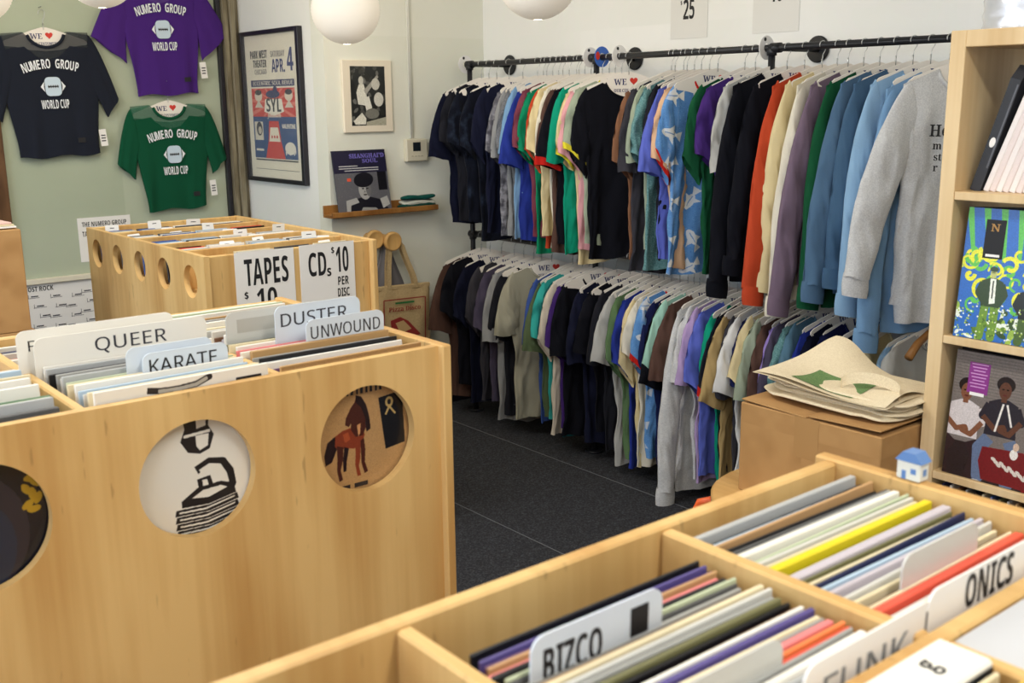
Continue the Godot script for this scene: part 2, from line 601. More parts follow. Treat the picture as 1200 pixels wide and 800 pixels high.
func print_mat(key: String, cv: Canvas, rough := 0.6) -> StandardMaterial3D:
	var m := StandardMaterial3D.new()
	m.albedo_texture = ImageTexture.create_from_image(cv.im)
	m.roughness = rough
	M[key] = m
	return m
func quad_mesh(w: float, h: float) -> QuadMesh:
	var q := QuadMesh.new()
	q.size = Vector2(w, h)
	return q

func make_materials() -> void:
	sans_bold = SystemFont.new()
	sans_bold.font_names = PackedStringArray(["Droid Sans"])
	sans_bold.font_weight = 700
	sans = SystemFont.new()
	sans.font_names = PackedStringArray(["Droid Sans"])
	serif_bold = SystemFont.new()
	serif_bold.font_names = PackedStringArray(["Droid Serif"])
	serif_bold.font_weight = 700
	T.weave = painted(128, 128, func(x, y):
		var v := 0.93 + 0.05 * sin(x * TAU / 4.0) * sin(y * TAU / 4.0) + rng.randf_range(-0.03, 0.02)
		return Color(v, v, v))
	wood("maple", c8(221, 184, 122), c8(192, 147, 86), 1.1)
	wood("birch", c8(226, 200, 156), c8(206, 174, 126), 0.9, false)
	wood("oak", c8(160, 112, 58), c8(120, 78, 36), 0.7, false)
	wood("stool_wood", c8(214, 172, 108), c8(186, 138, 76), 0.6)
	wood("barn_wood", c8(150, 142, 118), c8(84, 74, 56), 0.5)
	wood("brown_wood", c8(104, 74, 48), c8(74, 50, 30), 0.5)
	speckle("rubber", c8(23, 24, 29), c8(92, 94, 100), 0.55, 0.35, 0.45)
	speckle("card", c8(184, 142, 90), c8(168, 126, 76), 0.8, 0.06, 0.8, 0.85)
	speckle("canvas", c8(232, 218, 188), c8(214, 198, 166), 0.9, 0.4, 0.2, 0.95)
	speckle("jute", c8(206, 182, 138), c8(172, 146, 102), 0.9, 0.4, 0.16, 0.95)
	speckle("wall_white", c8(240, 241, 238), c8(234, 236, 232), 0.8, 0.02, 2.0, 0.85)
	speckle("wall_pale", c8(232, 233, 222), c8(225, 227, 214), 0.8, 0.02, 2.0, 0.85)
	speckle("wall_green", c8(178, 187, 165), c8(168, 178, 155), 0.8, 0.02, 2.0, 0.8)
	flat("ceiling", c8(232, 231, 226), 0.9)
	flat("concrete", c8(150, 148, 144), 0.9)
	flat("pale_joint", c8(104, 106, 110), 0.9)
	flat("cream_trim", c8(222, 216, 196), 0.6)
	flat("paper", c8(236, 234, 230), 0.7)
	flat("card_white", c8(240, 236, 226), 0.5)
	flat("card_blue", c8(212, 221, 230), 0.4)
	flat("card_clear", c8(204, 204, 198), 0.25)
	flat("ink", c8(16, 17, 22), 0.6)
	flat("ink_soft", c8(48, 48, 56), 0.6)
	flat("navy_ink", c8(34, 40, 96), 0.6)
	flat("red_ink", c8(206, 52, 40), 0.6)
	flat("jersey_print", c8(232, 236, 240), 0.7)
	flat("jersey_blue", c8(196, 214, 228), 0.7)
	flat("black_pipe", c8(22, 24, 30), 0.42)
	flat("wire", c8(196, 198, 198), 0.35, 0.8)
	flat("wire_black", c8(34, 35, 38), 0.4, 0.4)
	flat("cape", c8(236, 230, 220), 0.65)
	flat("black_frame", c8(24, 22, 32), 0.4)
	flat("plastic_cream", c8(214, 208, 186), 0.5)
	flat("screen", c8(28, 36, 44), 0.2)
	flat("orange_tube", c8(226, 92, 28), 0.35)
	flat("steel", c8(170, 172, 174), 0.35, 0.9)
	flat("conduit", c8(222, 222, 212), 0.5)
	var g := flat("glass", Color(0.95, 0.98, 1.0, 0.04), 0.02)
	g.transparency = BaseMaterial3D.TRANSPARENCY_ALPHA
	g.metallic_specular = 0.2
	var p := flat("paper_lantern", c8(226, 222, 214), 0.9)
	p.emission_enabled = true
	p.emission = c8(255, 240, 214)
	p.emission_energy_multiplier = LANTERN_GLOW
	var b := flat("bulb", c8(255, 244, 222), 0.5)
	b.emission_enabled = true
	b.emission = c8(255, 232, 196)
	b.emission_energy_multiplier = 2.0
	var df := flat("diffuser", c8(250, 248, 240), 0.6)
	df.emission_enabled = true
	df.emission = c8(255, 248, 236)
	df.emission_energy_multiplier = 1.5

# ---------------------------------------------------------------- record bins
var n_rec := 0
func bin_box(called_label: String, x0: float, x1: float, z_far: float, z_mid: float, z_near: float, divs: Array, holes_face: String) -> Node3D:
	# side panels stand a little proud of the long faces; two rows of compartments
	var t := 0.02
	var o := thing("record_bin", called_label, "record bin", Vector3((x0 + x1) / 2, 0, (z_far + z_near) / 2))
	var off := -o.position
	for x in [x0, x1]:
		span("side_panel", Vector3(x - (0 if x == x0 else 0.0), 0, z_far - 0.016), Vector3(x + 0.022, RIM + 0.003, z_near + 0.016), M.maple, o, 0.003).position += off
	var cells := []
	var xs := [x0 + 0.022] + divs + [x1]
	for i in xs.size() - 1:
		cells.append([xs[i], xs[i + 1], (xs[i] + xs[i + 1]) / 2.0, RIM - 0.160, 0.107])
	var face := holed_board(x0 + 0.022, x1, 0.06, RIM - 0.30, RIM, cells, t)
	part("front_panel", face, M.maple, o, Vector3(0, 0, z_near - t / 2) + off)
	span("back_panel", Vector3(x0 + 0.022, 0.06, z_far), Vector3(x1, RIM, z_far + t), M.maple, o, 0.003).position += off
	span("cross_panel", Vector3(x0 + 0.022, RIM - 0.36, z_mid - t / 2), Vector3(x1, RIM - 0.002, z_mid + t / 2), M.maple, o, 0.003).position += off
	span("bottom", Vector3(x0 + 0.022, RIM - 0.36, z_far + t), Vector3(x1, RIM - 0.342, z_near - t), M.maple, o, 0.001).position += off
	for d in divs:
		span("divider", Vector3(d - 0.009, RIM - 0.342, z_far + t), Vector3(d + 0.009, RIM - 0.004, z_mid - t / 2), M.maple, o, 0.003).position += off
		span("divider", Vector3(d - 0.009, RIM - 0.342, z_mid + t / 2), Vector3(d + 0.009, RIM - 0.004, z_near - t), M.maple, o, 0.003).position += off
	return o
var TONES := {
	"white": [238, 234, 224], "pale grey": [206, 205, 198], "grey": [158, 158, 154], "dark grey": [84, 84, 84], "black": [24, 24, 28], "cream": [226, 212, 176], "tan": [190, 150, 104],
	"kraft brown": [184, 146, 96], "yellow": [226, 206, 30], "mustard": [204, 170, 66], "navy": [34, 40, 78], "purple": [86, 76, 138], "lilac": [196, 188, 196], "pink": [226, 130, 130], "coral red": [222, 88, 66],
	"orange": [232, 130, 72], "olive": [112, 110, 72], "pale green": [190, 200, 168], "green": [104, 134, 104], "light blue": [176, 198, 216], "blue": [70, 98, 160], "brown": [112, 76, 50], "silver grey": [178, 180, 180], "plum": [104, 70, 104],
}
func tone(k: String) -> StandardMaterial3D:
	var c: Array = TONES[k]
	return flat("sleeve " + k, c8(c[0], c[1], c[2]), 0.34 if k in ["silver grey", "lilac", "black"] else 0.5)
# a row of sleeves from the far end towards the near end; each entry is tone, thickness in mm, rise of its top in mm
func record_row(list: Array, x_mid: float, z0: float, z1: float, place: String, group: String, lean := 0.0) -> void:
	var total := 0.0
	for r in list:
		total += r[1]
	var gap := (absf(z1 - z0) * 1000.0 - total) / maxf(1.0, list.size() - 1.0)
	var z := 0.0
	for i in list.size():
		var r: Array = list[i]
		var th: float = r[1] / 1000.0
		var rise: float = (r[2] if r.size() > 2 else 0.0) / 1000.0
		var before: String = list[i - 1][0] if i > 0 else "the panel"
		var after: String = list[i + 1][0] if i < list.size() - 1 else "the panel"
		var at := Vector3(x_mid + rng.randf_range(-0.006, 0.006), RIM - 0.342 + 0.1575 + rise, z0 + (z + r[1] / 2) / 1000.0)
		var lab := "%s record sleeve between %s and %s in the %s" % [r[0], before, after, place]
		if before == "the panel" or after == "the panel":
			lab = "%s record sleeve next to the wooden %s end of the %s" % [r[0], "far" if i == 0 else "near", place]
		var o := single("record_sleeve", lab, "record", block(0.315, 0.315, th, minf(0.0012, th * 0.3)), tone(r[0]), at, Vector3(lean + rng.randf_range(-0.02, 0.02), 0, rng.randf_range(-0.008, 0.008)), group)
		o.rotation.y = rng.randf_range(-0.006, 0.006)
		z += r[1] + gap
func divider_card(label: String, x: float, z: float, w: float, rise: float, m: Material, lean := 0.0, words := "", cap := 0.03, ink: Material = null, wx := 0.0, wy := 0.0, tw := 0.0, font: Font = null) -> Node3D:
	var h := 0.342 + rise
	var o := thing("divider_card", label, "divider card", Vector3(x, RIM - 0.341, z), "plastic divider cards in the record bins")
	o.rotation.x = lean
	part("board", prism(round_rect(w, h, 0.016), 0.0022), m, o, Vector3(0, h / 2, 0))
	if words:
		fit_text(words, cap, tw if tw > 0 else w * 0.6, ink if ink else M.ink, o, Vector3(wx, h + wy, 0.0014), font if font else sans_bold)
	return o
func build_bins() -> void:
	# bin along the far aisle: face at z = -1.735
	bin_box("long maple plywood record bin with round windows showing a horse and spark plug", -0.58, 1.21, -2.44, -2.09, -1.735, [-0.20, 0.155, 0.512, 0.868], "near")
	# bin below the camera: far face at z = -0.80
	var near := bin_box("maple plywood record bin holding the BIZCO card, beside the cardboard box", -0.58, 1.205, -0.812, -0.455, -0.10, [-0.20, 0.155, 0.503, 0.868], "near")
	near.set_meta("label", "maple plywood record bin holding the BIZCO card, between the aisle and shelving")
	var G := "record sleeves filed in the wooden bins"
	# ---- near bin, far row, two filled compartments
	var r3 := [["silver grey", 9, 20], ["black", 4, 14], ["light blue", 3, 16], ["tan", 5, 18], ["black", 4, 12], ["dark grey", 4, 16], ["grey", 4, 16], ["white", 9, 20], ["pale green", 4, 16], ["pale grey", 5, 16], ["cream", 4, 14], ["yellow", 11, 18], ["navy", 4, 10], ["lilac", 12, 18], ["olive", 3, 14], ["cream", 4, 16], ["navy", 4, 16], ["light blue", 5, 14], ["lilac", 6, 14], ["pale grey", 5, 12], ["cream", 5, 8], ["brown", 4, 6], ["cream", 4, 10], ["coral red", 11, 10], ["pale grey", 6, 10], ["cream", 7, 12], ["black", 4, 2]]
	record_row(r3, 1.037, -0.752, -0.488, "yellow sleeve compartment", G, -0.06)
	divider_card("blank frosted divider card beside a coral red sleeve", 1.035, -0.545, 0.155, 0.018, M.card_clear, 0.0)
	var r2 := [["black", 4, 14], ["purple", 4, 12], ["plum", 4, 8], ["tan", 4, 10], ["pink", 5, 8], ["black", 6, 12], ["pale green", 4, 14], ["dark grey", 5, 10], ["grey", 5, 8], ["tan", 4, 12], ["cream", 6, 16], ["pale grey", 5, 16], ["grey", 5, 14], ["olive", 6, 14], ["black", 5, 10], ["brown", 4, 8], ["white", 5, 12], ["purple", 6, 14], ["cream", 5, 12], ["grey", 4, 10], ["pink", 8, 14], ["orange", 5, 14], ["coral red", 4, 12], ["grey", 4, 14], ["white", 7, 16], ["silver grey", 4, 12], ["white", 5, 12]]
	record_row(r2, 0.686, -0.715, -0.486, "BIZCO compartment", G, -0.05)
	var bz := divider_card("pale blue divider card lettered BIZCO with a black square", 0.632, -0.664, 0.168, 0.022, M.card_blue, 0.02, "BIZCO", 0.032, M.ink, -0.034, -0.032, 0.072)
	part("black_square", block(0.024, 0.03, 0.0006, 0), M.ink, bz, Vector3(0.052, 0.338, 0.0015))
	divider_card("blank pale card beside a pink and orange sleeve", 0.63, -0.528, 0.21, 0.014, M.card_clear, 0.0)
	var fk := divider_card("white divider card lettered FUNK", 0.79, -0.480, 0.20, 0.022, M.paper, 0.02, "FUNK", 0.03, flat("stencil_grey", c8(120, 124, 128), 0.6), -0.01, -0.034, 0.13, sans)
	part("black_square", block(0.008, 0.03, 0.0006, 0), M.ink, fk, Vector3(0.092, 0.338, 0.0015))
	var gr := divider_card("white card with heavy black hand lettering behind the wooden rail", 1.03, -0.472, 0.30, 0.030, M.paper, 0.0)
	fit_text("ONICS", 0.034, 0.095, M.ink, gr, Vector3(-0.035, 0.350, 0.0015))
	var wb := thing("box_set", "thick white boxed record set with a dark face behind the FUNK card rail", "box set", Vector3(0.690, RIM - 0.341, -0.417))
	part("case", block(0.318, 0.350, 0.052, 0.003), tone("white"), wb, Vector3(0, 0.175, 0))
	part("dark_face", block(0.312, 0.340, 0.001, 0), M.ink, wb, Vector3(0, 0.174, 0.0265))
	part("lettering", text_mesh("g", 0.02, sans_bold), M.ink, wb, Vector3(0.105, 0.3502, -0.006), Vector3(-PI / 2, 0, 0))
	record_row([["cream", 5, 28], ["mustard", 9, 30], ["cream", 4, 22], ["grey", 5, 24], ["black", 4, 20], ["pale grey", 5, 22], ["olive", 5, 14], ["white", 5, 16], ["tan", 5, 10], ["navy", 5, 12], ["cream", 6, 8]], 0.690, -0.384, -0.150, "box set compartment", G, -0.03)
	single("record_sleeve", "plain grey record sleeve lying tipped back in the compartment beside the boxed set", "record", block(0.315, 0.315, 0.004, 0.001), flat("blank_grey", c8(196, 198, 202), 0.45), Vector3(1.037, RIM - 0.028, -0.287), Vector3(-1.44, 0, 0), G)
	record_row([["black", 6, 0], ["grey", 6, 0], ["cream", 6, 0], ["blue", 6, 0], ["white", 6, 0], ["brown", 6, 0]], 0.327, -0.62, -0.49, "bare divider compartment", G, -0.05)
	# ---- far bin: front row of three compartments
	record_row([["pale grey", 6, 36], ["white", 5, 40], ["light blue", 5, 46], ["cream", 5, 42], ["white", 9, 42], ["pale grey", 6, 36], ["white", 12, 42], ["green", 5, 28], ["pale green", 4, 30], ["silver grey", 9, 36], ["dark grey", 14, 26]], 0.333, -2.06, -1.775, "dark sleeve compartment", G, -0.10)
	record_row([["white", 5, 38], ["silver grey", 5, 38], ["black", 5, 32], ["grey", 7, 36], ["pale grey", 6, 32], ["silver grey", 6, 40], ["pale green", 5, 34], ["cream", 5, 36], ["white", 8, 38], ["light blue", 5, 32], ["pale grey", 5, 30], ["cream", 6, 38]], 0.690, -2.035, -1.795, "KARATE compartment", G, -0.07)
	record_row([["white", 6, 53], ["brown", 5, 43], ["lilac", 4, 41], ["white", 6, 53], ["olive", 4, 37], ["cream", 5, 39], ["white", 6, 39], ["pink", 4, 35], ["white", 6, 35], ["kraft brown", 12, 39], ["grey", 4, 29], ["black", 4, 31], ["silver grey", 4, 25], ["white", 5, 29], ["plum", 4, 19]], 1.030, -2.06, -1.800, "UNWOUND compartment", G, -0.06)
	record_row([["white", 8, 30], ["pale green", 6, 34], ["white", 7, 34], ["kraft brown", 6, 30], ["grey", 8, 30], ["white", 8, 32], ["cream", 8, 24], ["pale grey", 8, 26], ["navy", 8, 14], ["white", 8, 22]], 1.030, -2.40, -2.13, "row behind DUSTER", G, -0.05)
	record_row([["white", 8, 10], ["navy", 8, 6], ["pale grey", 8, 10], ["coral red", 6, 4], ["white", 8, 10], ["black", 8, 4], ["light blue", 8, 8], ["white", 8, 8], ["grey", 8, 4]], 0.690, -2.40, -2.13, "row behind QUEER", G, -0.05)
	record_row([["white", 8, 0], ["navy", 8, 0], ["light blue", 8, 4], ["coral red", 8, 0], ["white", 8, 4], ["grey", 8, 0]], 0.333, -2.40, -2.13, "row behind dark sleeves", G, -0.05)
	# the three sleeves that face the round windows
	face_record(1.030, "kraft brown record sleeve with a printed brown horse, in the round window", horse_print(), tone("kraft brown"), 0.034)
	face_record(0.690, "white record sleeve with a spark plug drawing, in the round window", plug_print(), tone("white"), 0.046)
	face_record(0.333, "glossy black record sleeve with a gold ornament, in the round window", dark_print(), tone("black"), 0.020)
	# divider cards of the far bin
	divider_card("white divider card whose first letter shows behind the QUEER card", 0.648, -2.078, 0.30, 0.076, M.card_white, 0.0, "F", 0.020, M.ink, -0.125, -0.03, 0.012, sans)
	divider_card("large cream divider card lettered QUEER", 0.688, -2.050, 0.335, 0.064, M.card_white, 0.0, "QUEER", 0.026, M.ink_soft, 0.012, -0.027, 0.140, sans)
	divider_card("pale blue divider card standing behind the KARATE card", 0.722, -1.915, 0.165, 0.052, M.card_blue, 0.02)
	divider_card("pale blue divider card lettered KARATE", 0.744, -1.895, 0.165, 0.042, M.card_blue, 0.02, "KARATE", 0.027, M.ink, -0.006, -0.026, 0.130, sans)
	divider_card("white divider card lettered DUSTER", 1.060, -1.960, 0.20, 0.081, M.card_blue, 0.02, "DUSTER", 0.027, M.ink_soft, -0.012, -0.030, 0.155, sans)
	divider_card("white divider card lettered UNWOUND", 1.098, -1.915, 0.185, 0.054, M.card_blue, 0.02, "UNWOUND", 0.026, M.ink_soft, 0.0, -0.028, 0.165, sans)
	var bl := divider_card("pale green blank divider card with a grey window", 0.985, -2.01, 0.21, 0.070, M.card_clear, 0.0)
	part("label_window", block(0.155, 0.028, 0.0006, 0), flat("window_grey", c8(180, 178, 170), 0.4), bl, Vector3(-0.004, 0.382, 0.0015))

func face_record(x: float, label: String, m: Material, sleeve_m: Material, rise: float) -> void:
	var o := thing("record_sleeve", label, "record", Vector3(x, RIM - 0.341, -1.7645), "record sleeves filed in the wooden bins")
	part("sleeve", block(0.315, 0.315, 0.006, 0.001), sleeve_m, o, Vector3(0, 0.1575 + rise, 0))
	part("cover_print", quad_mesh(0.312, 0.312), m, o, Vector3(0, 0.1575 + rise, 0.0034))
func horse_print() -> Material:
	var cv := Canvas.new(384, 384, c8(176, 138, 92))
	cv.rect(0.0, 0.0, 1.0, 0.02, c8(150, 116, 76))
	var d := c8(70, 34, 26)
	var r := c8(128, 56, 34)
	var k := c8(38, 22, 24)
	# title letters along the top
	for i in 5:
		cv.rect(0.36 + i * 0.07, 0.20, 0.05, 0.06, c8(34, 36, 44))
		cv.rect(0.375 + i * 0.07, 0.215, 0.018, 0.045, c8(176, 138, 92))
	cv.zoom = Vector2(0.66, 0.82)
	cv.move = Vector2(0.10, 0.09)
	# tail, body, neck, head, legs
	cv.poly([[0.36, 0.50], [0.27, 0.54], [0.23, 0.64], [0.24, 0.72], [0.31, 0.70], [0.36, 0.62], [0.40, 0.55]], k)
	cv.poly([[0.36, 0.50], [0.44, 0.47], [0.53, 0.46], [0.58, 0.42], [0.66, 0.46], [0.68, 0.54], [0.64, 0.62], [0.55, 0.63], [0.46, 0.61], [0.39, 0.63], [0.35, 0.58]], r)
	cv.poly([[0.53, 0.48], [0.54, 0.36], [0.58, 0.28], [0.66, 0.26], [0.70, 0.36], [0.71, 0.46], [0.66, 0.54], [0.58, 0.54]], d)
	cv.poly([[0.58, 0.27], [0.54, 0.30], [0.48, 0.38], [0.47, 0.43], [0.51, 0.45], [0.56, 0.40], [0.62, 0.36], [0.62, 0.27], [0.605, 0.22]], d)
	cv.poly([[0.60, 0.21], [0.66, 0.23], [0.71, 0.30], [0.74, 0.40], [0.75, 0.50], [0.70, 0.52], [0.69, 0.40], [0.65, 0.31], [0.60, 0.27]], k)
	cv.poly([[0.60, 0.45], [0.64, 0.44], [0.63, 0.52], [0.61, 0.54]], c8(206, 150, 100))
	cv.poly([[0.37, 0.58], [0.44, 0.60], [0.43, 0.70], [0.40, 0.78], [0.42, 0.86], [0.38, 0.87], [0.36, 0.78], [0.37, 0.68]], d)
	cv.poly([[0.45, 0.60], [0.50, 0.62], [0.47, 0.72], [0.46, 0.80], [0.43, 0.80], [0.43, 0.70]], k)
	cv.poly([[0.57, 0.61], [0.63, 0.61], [0.62, 0.72], [0.60, 0.78], [0.62, 0.86], [0.58, 0.86], [0.56, 0.76], [0.57, 0.68]], r)
	cv.poly([[0.63, 0.58], [0.67, 0.56], [0.68, 0.66], [0.67, 0.76], [0.70, 0.84], [0.66, 0.85], [0.63, 0.76], [0.63, 0.66]], d)
	cv.poly([[0.44, 0.50], [0.50, 0.49], [0.52, 0.55], [0.46, 0.57]], c8(160, 76, 44))
	cv.zoom = Vector2.ONE
	cv.move = Vector2.ZERO
	cv.rect(0.36, 0.84, 0.07, 0.03, c8(34, 30, 34))
	cv.rect(0.46, 0.84, 0.10, 0.03, c8(34, 30, 34))
	for i in 8:
		cv.rect(0.06 + i * 0.105, 0.03, 0.07, 0.03, c8(44, 38, 36))
	# black strip with gold monogram
	cv.poly([[0.66, 0.31], [0.84, 0.29], [0.85, 0.64], [0.70, 0.66]], c8(20, 20, 26))
	cv.oval(0.74, 0.35, 0.03, 0.035, c8(176, 150, 96))
	cv.oval(0.74, 0.35, 0.014, 0.018, c8(20, 20, 26))
	cv.stroke([[0.71, 0.43], [0.74, 0.38], [0.78, 0.43]], 0.014, c8(176, 150, 96))
	cv.grain(5, 0.10)
	return print_mat("horse", cv, 0.25)
func plug_print() -> Material:
	var cv := Canvas.new(384, 384, c8(226, 222, 212))
	var k := c8(24, 23, 28)
	var w := c8(226, 222, 212)
	# strap above
	cv.stroke([[0.28, 0.035], [0.36, 0.05], [0.46, 0.052], [0.56, 0.044], [0.64, 0.015]], 0.036, k)
	cv.stroke([[0.34, 0.05], [0.46, 0.054], [0.56, 0.046], [0.62, 0.022]], 0.022, c8(170, 166, 156))
	cv.move = Vector2(0.0, 0.075)
	# insulator
	cv.poly([[0.46, 0.16], [0.62, 0.15], [0.61, 0.22], [0.64, 0.28], [0.61, 0.36], [0.55, 0.38], [0.48, 0.36], [0.44, 0.29], [0.47, 0.22]], k)
	cv.poly([[0.54, 0.17], [0.60, 0.17], [0.595, 0.22], [0.54, 0.23]], w)
	cv.poly([[0.53, 0.27], [0.61, 0.27], [0.60, 0.34], [0.55, 0.36], [0.53, 0.33]], w)
	cv.poly([[0.46, 0.255], [0.62, 0.245], [0.62, 0.262], [0.46, 0.272]], w)
	# strap over the shell
	cv.stroke([[0.52, 0.475], [0.60, 0.44], [0.68, 0.455], [0.72, 0.52], [0.73, 0.60]], 0.05, k)
	cv.stroke([[0.54, 0.485], [0.60, 0.46], [0.66, 0.475], [0.69, 0.53], [0.70, 0.58]], 0.022, w)
	cv.poly([[0.52, 0.53], [0.60, 0.52], [0.62, 0.60], [0.53, 0.61]], k)
	cv.poly([[0.55, 0.54], [0.58, 0.54], [0.59, 0.59], [0.555, 0.595]], w)
	cv.poly([[0.42, 0.64], [0.52, 0.58], [0.66, 0.57], [0.74, 0.60], [0.75, 0.66], [0.58, 0.69], [0.42, 0.68]], k)
	cv.poly([[0.48, 0.635], [0.55, 0.60], [0.66, 0.595], [0.70, 0.615], [0.58, 0.65]], w)
	for i in 6:                                        # threads
		var y := 0.675 + i * 0.042
		cv.poly([[0.385, y + 0.012], [0.58, y + 0.02], [0.755, y - 0.012], [0.765, y + 0.024], [0.58, y + 0.058], [0.375, y + 0.048]], k)
		cv.poly([[0.40, y + 0.026], [0.56, y + 0.034], [0.74, y + 0.002], [0.74, y + 0.010], [0.56, y + 0.045], [0.40, y + 0.036]], w)
	cv.rect(0.80, 0.05, 0.16, 0.03, k)
	return print_mat("plug", cv, 0.4)
func dark_print() -> Material:
	var cv := Canvas.new(256, 256, c8(26, 26, 34))
	cv.oval(0.45, 0.55, 0.30, 0.34, c8(44, 40, 48))
	cv.oval(0.52, 0.62, 0.16, 0.24, c8(40, 46, 62))
	for i in 7:
		cv.oval(0.78 + 0.03 * sin(i * 2.1), 0.30 + i * 0.028, 0.035, 0.02, c8(172, 136, 40), i * 0.5)
	return print_mat("dark_cover", cv, 0.15)

# ---------------------------------------------------------------- box of tapes and compact discs
func nth(k: int) -> String:
	return ["first", "second", "third", "fourth", "fifth", "sixth", "seventh", "eighth", "ninth", "tenth", "eleventh", "twelfth", "thirteenth", "fourteenth", "fifteenth"][k]
func build_disc_box() -> void:
	var x0 := 1.385
	var x1 := 2.045
	var z0 := -4.46
	var z1 := -3.30
	var o := thing("disc_box", "maple plywood box of tapes and discs with small round side windows", "disc box", Vector3((x0 + x1) / 2, 0, (z0 + z1) / 2))
	var off := -o.position
	var t := 0.02
	var cells := []
	var pitch := (z1 - z0) / 5.0
	for k in 5:                                         # board is made along its own x, then turned: its x is world z
		cells.append([z0 + pitch * k, z0 + pitch * (k + 1), z0 + pitch * (k + 0.5) - 0.005, RIM - 0.095, 0.056])
	var side := holed_board(z0, z1, 0.0, RIM - 0.19, RIM, cells, t)
	part("side_panel", side, M.maple, o, Vector3(x0 + t / 2, 0, 0) + off, Vector3(0, -PI / 2, 0))
	span("side_panel", Vector3(x1 - t, 0, z0), Vector3(x1, RIM, z1), M.maple, o, 0.003).position += off
	span("front_panel", Vector3(x0 + t, 0, z1 - 0.045), Vector3(x1 - t, RIM - 0.004, z1 - 0.025), M.maple, o, 0.003).position += off
	span("back_panel", Vector3(x0 + t, 0, z0 + 0.01), Vector3(x1 - t, RIM, z0 + 0.03), M.maple, o, 0.003).position += off
	span("bottom", Vector3(x0 + t, RIM - 0.155, z0 + 0.03), Vector3(x1 - t, RIM - 0.14, z1 - 0.045), M.maple, o, 0.001).position += off
	for k in range(1, 5):
		span("divider", Vector3(x0 + t, RIM - 0.14, z0 + pitch * k - 0.007), Vector3(x1 - t, RIM - 0.006, z0 + pitch * k + 0.007), M.maple, o, 0.002).position += off
	var cw := (x1 - x0 - 2 * t) / 4.0
	for k in range(1, 4):
		for r in 5:
			var a := z0 + pitch * r + (0.03 if r == 0 else 0.007)
			var b := z0 + pitch * (r + 1) - (0.045 if r == 4 else 0.007)
			span("divider", Vector3(x0 + t + cw * k - 0.005, RIM - 0.14, a), Vector3(x0 + t + cw * k + 0.005, RIM - 0.03, b), M.maple, o, 0.001).position += off
	# cases and index cards in the cells
	var cols := ["white", "pale grey", "black", "light blue", "coral red", "white", "silver grey", "cream", "blue", "dark grey"]
	var names := ["first", "second", "third", "fourth", "last"]
	for r in 5:
		for k in 4:
			var xc := x0 + t + cw * (k + 0.5)
			var za := z0 + pitch * r + 0.045
			var n := 2 + rng.randi() % 4
			if r == 4 and k == 0:
				n = 0
			for i in n:
				var cn: String = cols[rng.randi() % cols.size()]
				single("disc_case", "%s plastic case, %s row behind the signs, %s cell from the round windows" % [cn, nth(4 - r), nth(k)], "disc case", block(0.136, 0.122, 0.009, 0.001), flat("case " + cn, c8(TONES[cn][0], TONES[cn][1], TONES[cn][2]), 0.2), Vector3(xc, RIM - 0.139 + 0.062, za + 0.020 + i * 0.026), Vector3(-0.12, 0, 0), "plastic cases in the box of tapes and discs")
	var tabs := [[0, 0, 0.07, 0.03], [0, 1, 0.05, 0.05], [0, 1, 0.10, 0.05], [0, 2, 0.08, 0.03], [1, 0, 0.05, 0.02], [1, 0, 0.12, 0.03], [1, 1, 0.06, 0.045], [1, 1, 0.12, 0.02], [1, 2, 0.07, 0.04], [2, 1, 0.05, 0.03], [2, 2, 0.05, 0.05], [2, 2, 0.10, 0.02], [2, 3, 0.08, 0.04], [3, 1, 0.06, 0.03], [3, 1, 0.13, 0.025], [3, 2, 0.05, 0.05], [3, 2, 0.12, 0.045], [3, 3, 0.06, 0.035], [3, 3, 0.14, 0.03], [4, 2, 0.05, 0.04], [4, 3, 0.06, 0.05], [4, 3, 0.12, 0.03]]
	for a in tabs:
		var w: float = 0.018 + 0.006 * (int(a[2] * 100) % 3)
		var h: float = 0.137 + a[3] * 0.36
		var c := thing("index_card", "white index card, %s row behind the signs, %s cell from the round windows" % [nth(4 - int(a[0])), nth(int(a[1]))], "index card", Vector3(x0 + t + cw * (a[1] + 0.5) + rng.randf_range(-0.02, 0.02), RIM - 0.139, z0 + pitch * a[0] + a[2]), "white index cards in the box of tapes and discs")
		c.rotation = Vector3(-0.22 + 0.3 * sin(a[2] * 90.0), 0.2 * sin(a[3] * 200.0), 0.06 * sin(a[2] * 70.0))
		part("card", prism(round_rect(w + 0.03, h, 0.004, 3), 0.001), M.paper, c, Vector3(0, h / 2, 0))
		part("ink_mark", block(w * 0.7, 0.003, 0.0004, 0), M.ink_soft, c, Vector3(0, h - 0.012, 0.0008))
	# the two price signs on the face
	var zf := z1 - 0.025
	var a0 := on_z(274, 303, zf)
	var b0 := on_z(347, 356, zf)
	var s1 := thing("price_sign", "white card sign reading TAPES in black on the disc box", "sign", Vector3((a0.x + b0.x) / 2, 1.05, zf + 0.002))
	part("card", block(b0.x - a0.x, 0.275, 0.002, 0), M.paper, s1)
	var wdt := b0.x - a0.x
	fit_text("TAPES", 0.088, wdt * 0.74, M.ink, s1, Vector3(0.005, 0.065, 0.0014))
	fit_text("10", 0.072, 0.075, M.ink, s1, Vector3(0.0, -0.030, 0.0014))
	fit_text("$", 0.024, 0.014, M.ink, s1, Vector3(-0.075, -0.010, 0.0014))
	a0 = on_z(350, 292, zf)
	b0 = on_z(418, 376, zf)
	wdt = b0.x - a0.x
	var s2 := thing("price_sign", "white card sign reading CDs 10 per disc on the disc box", "sign", Vector3((a0.x + b0.x) / 2, 1.02, zf + 0.002))
	part("card", block(wdt, 0.34, 0.002, 0), M.paper, s2)
	fit_text("CD", 0.082, wdt * 0.32, M.ink, s2, Vector3(-wdt * 0.19, 0.097, 0.0014))
	fit_text("s", 0.038, 0.016, M.ink, s2, Vector3(wdt * 0.02, 0.07, 0.0014))
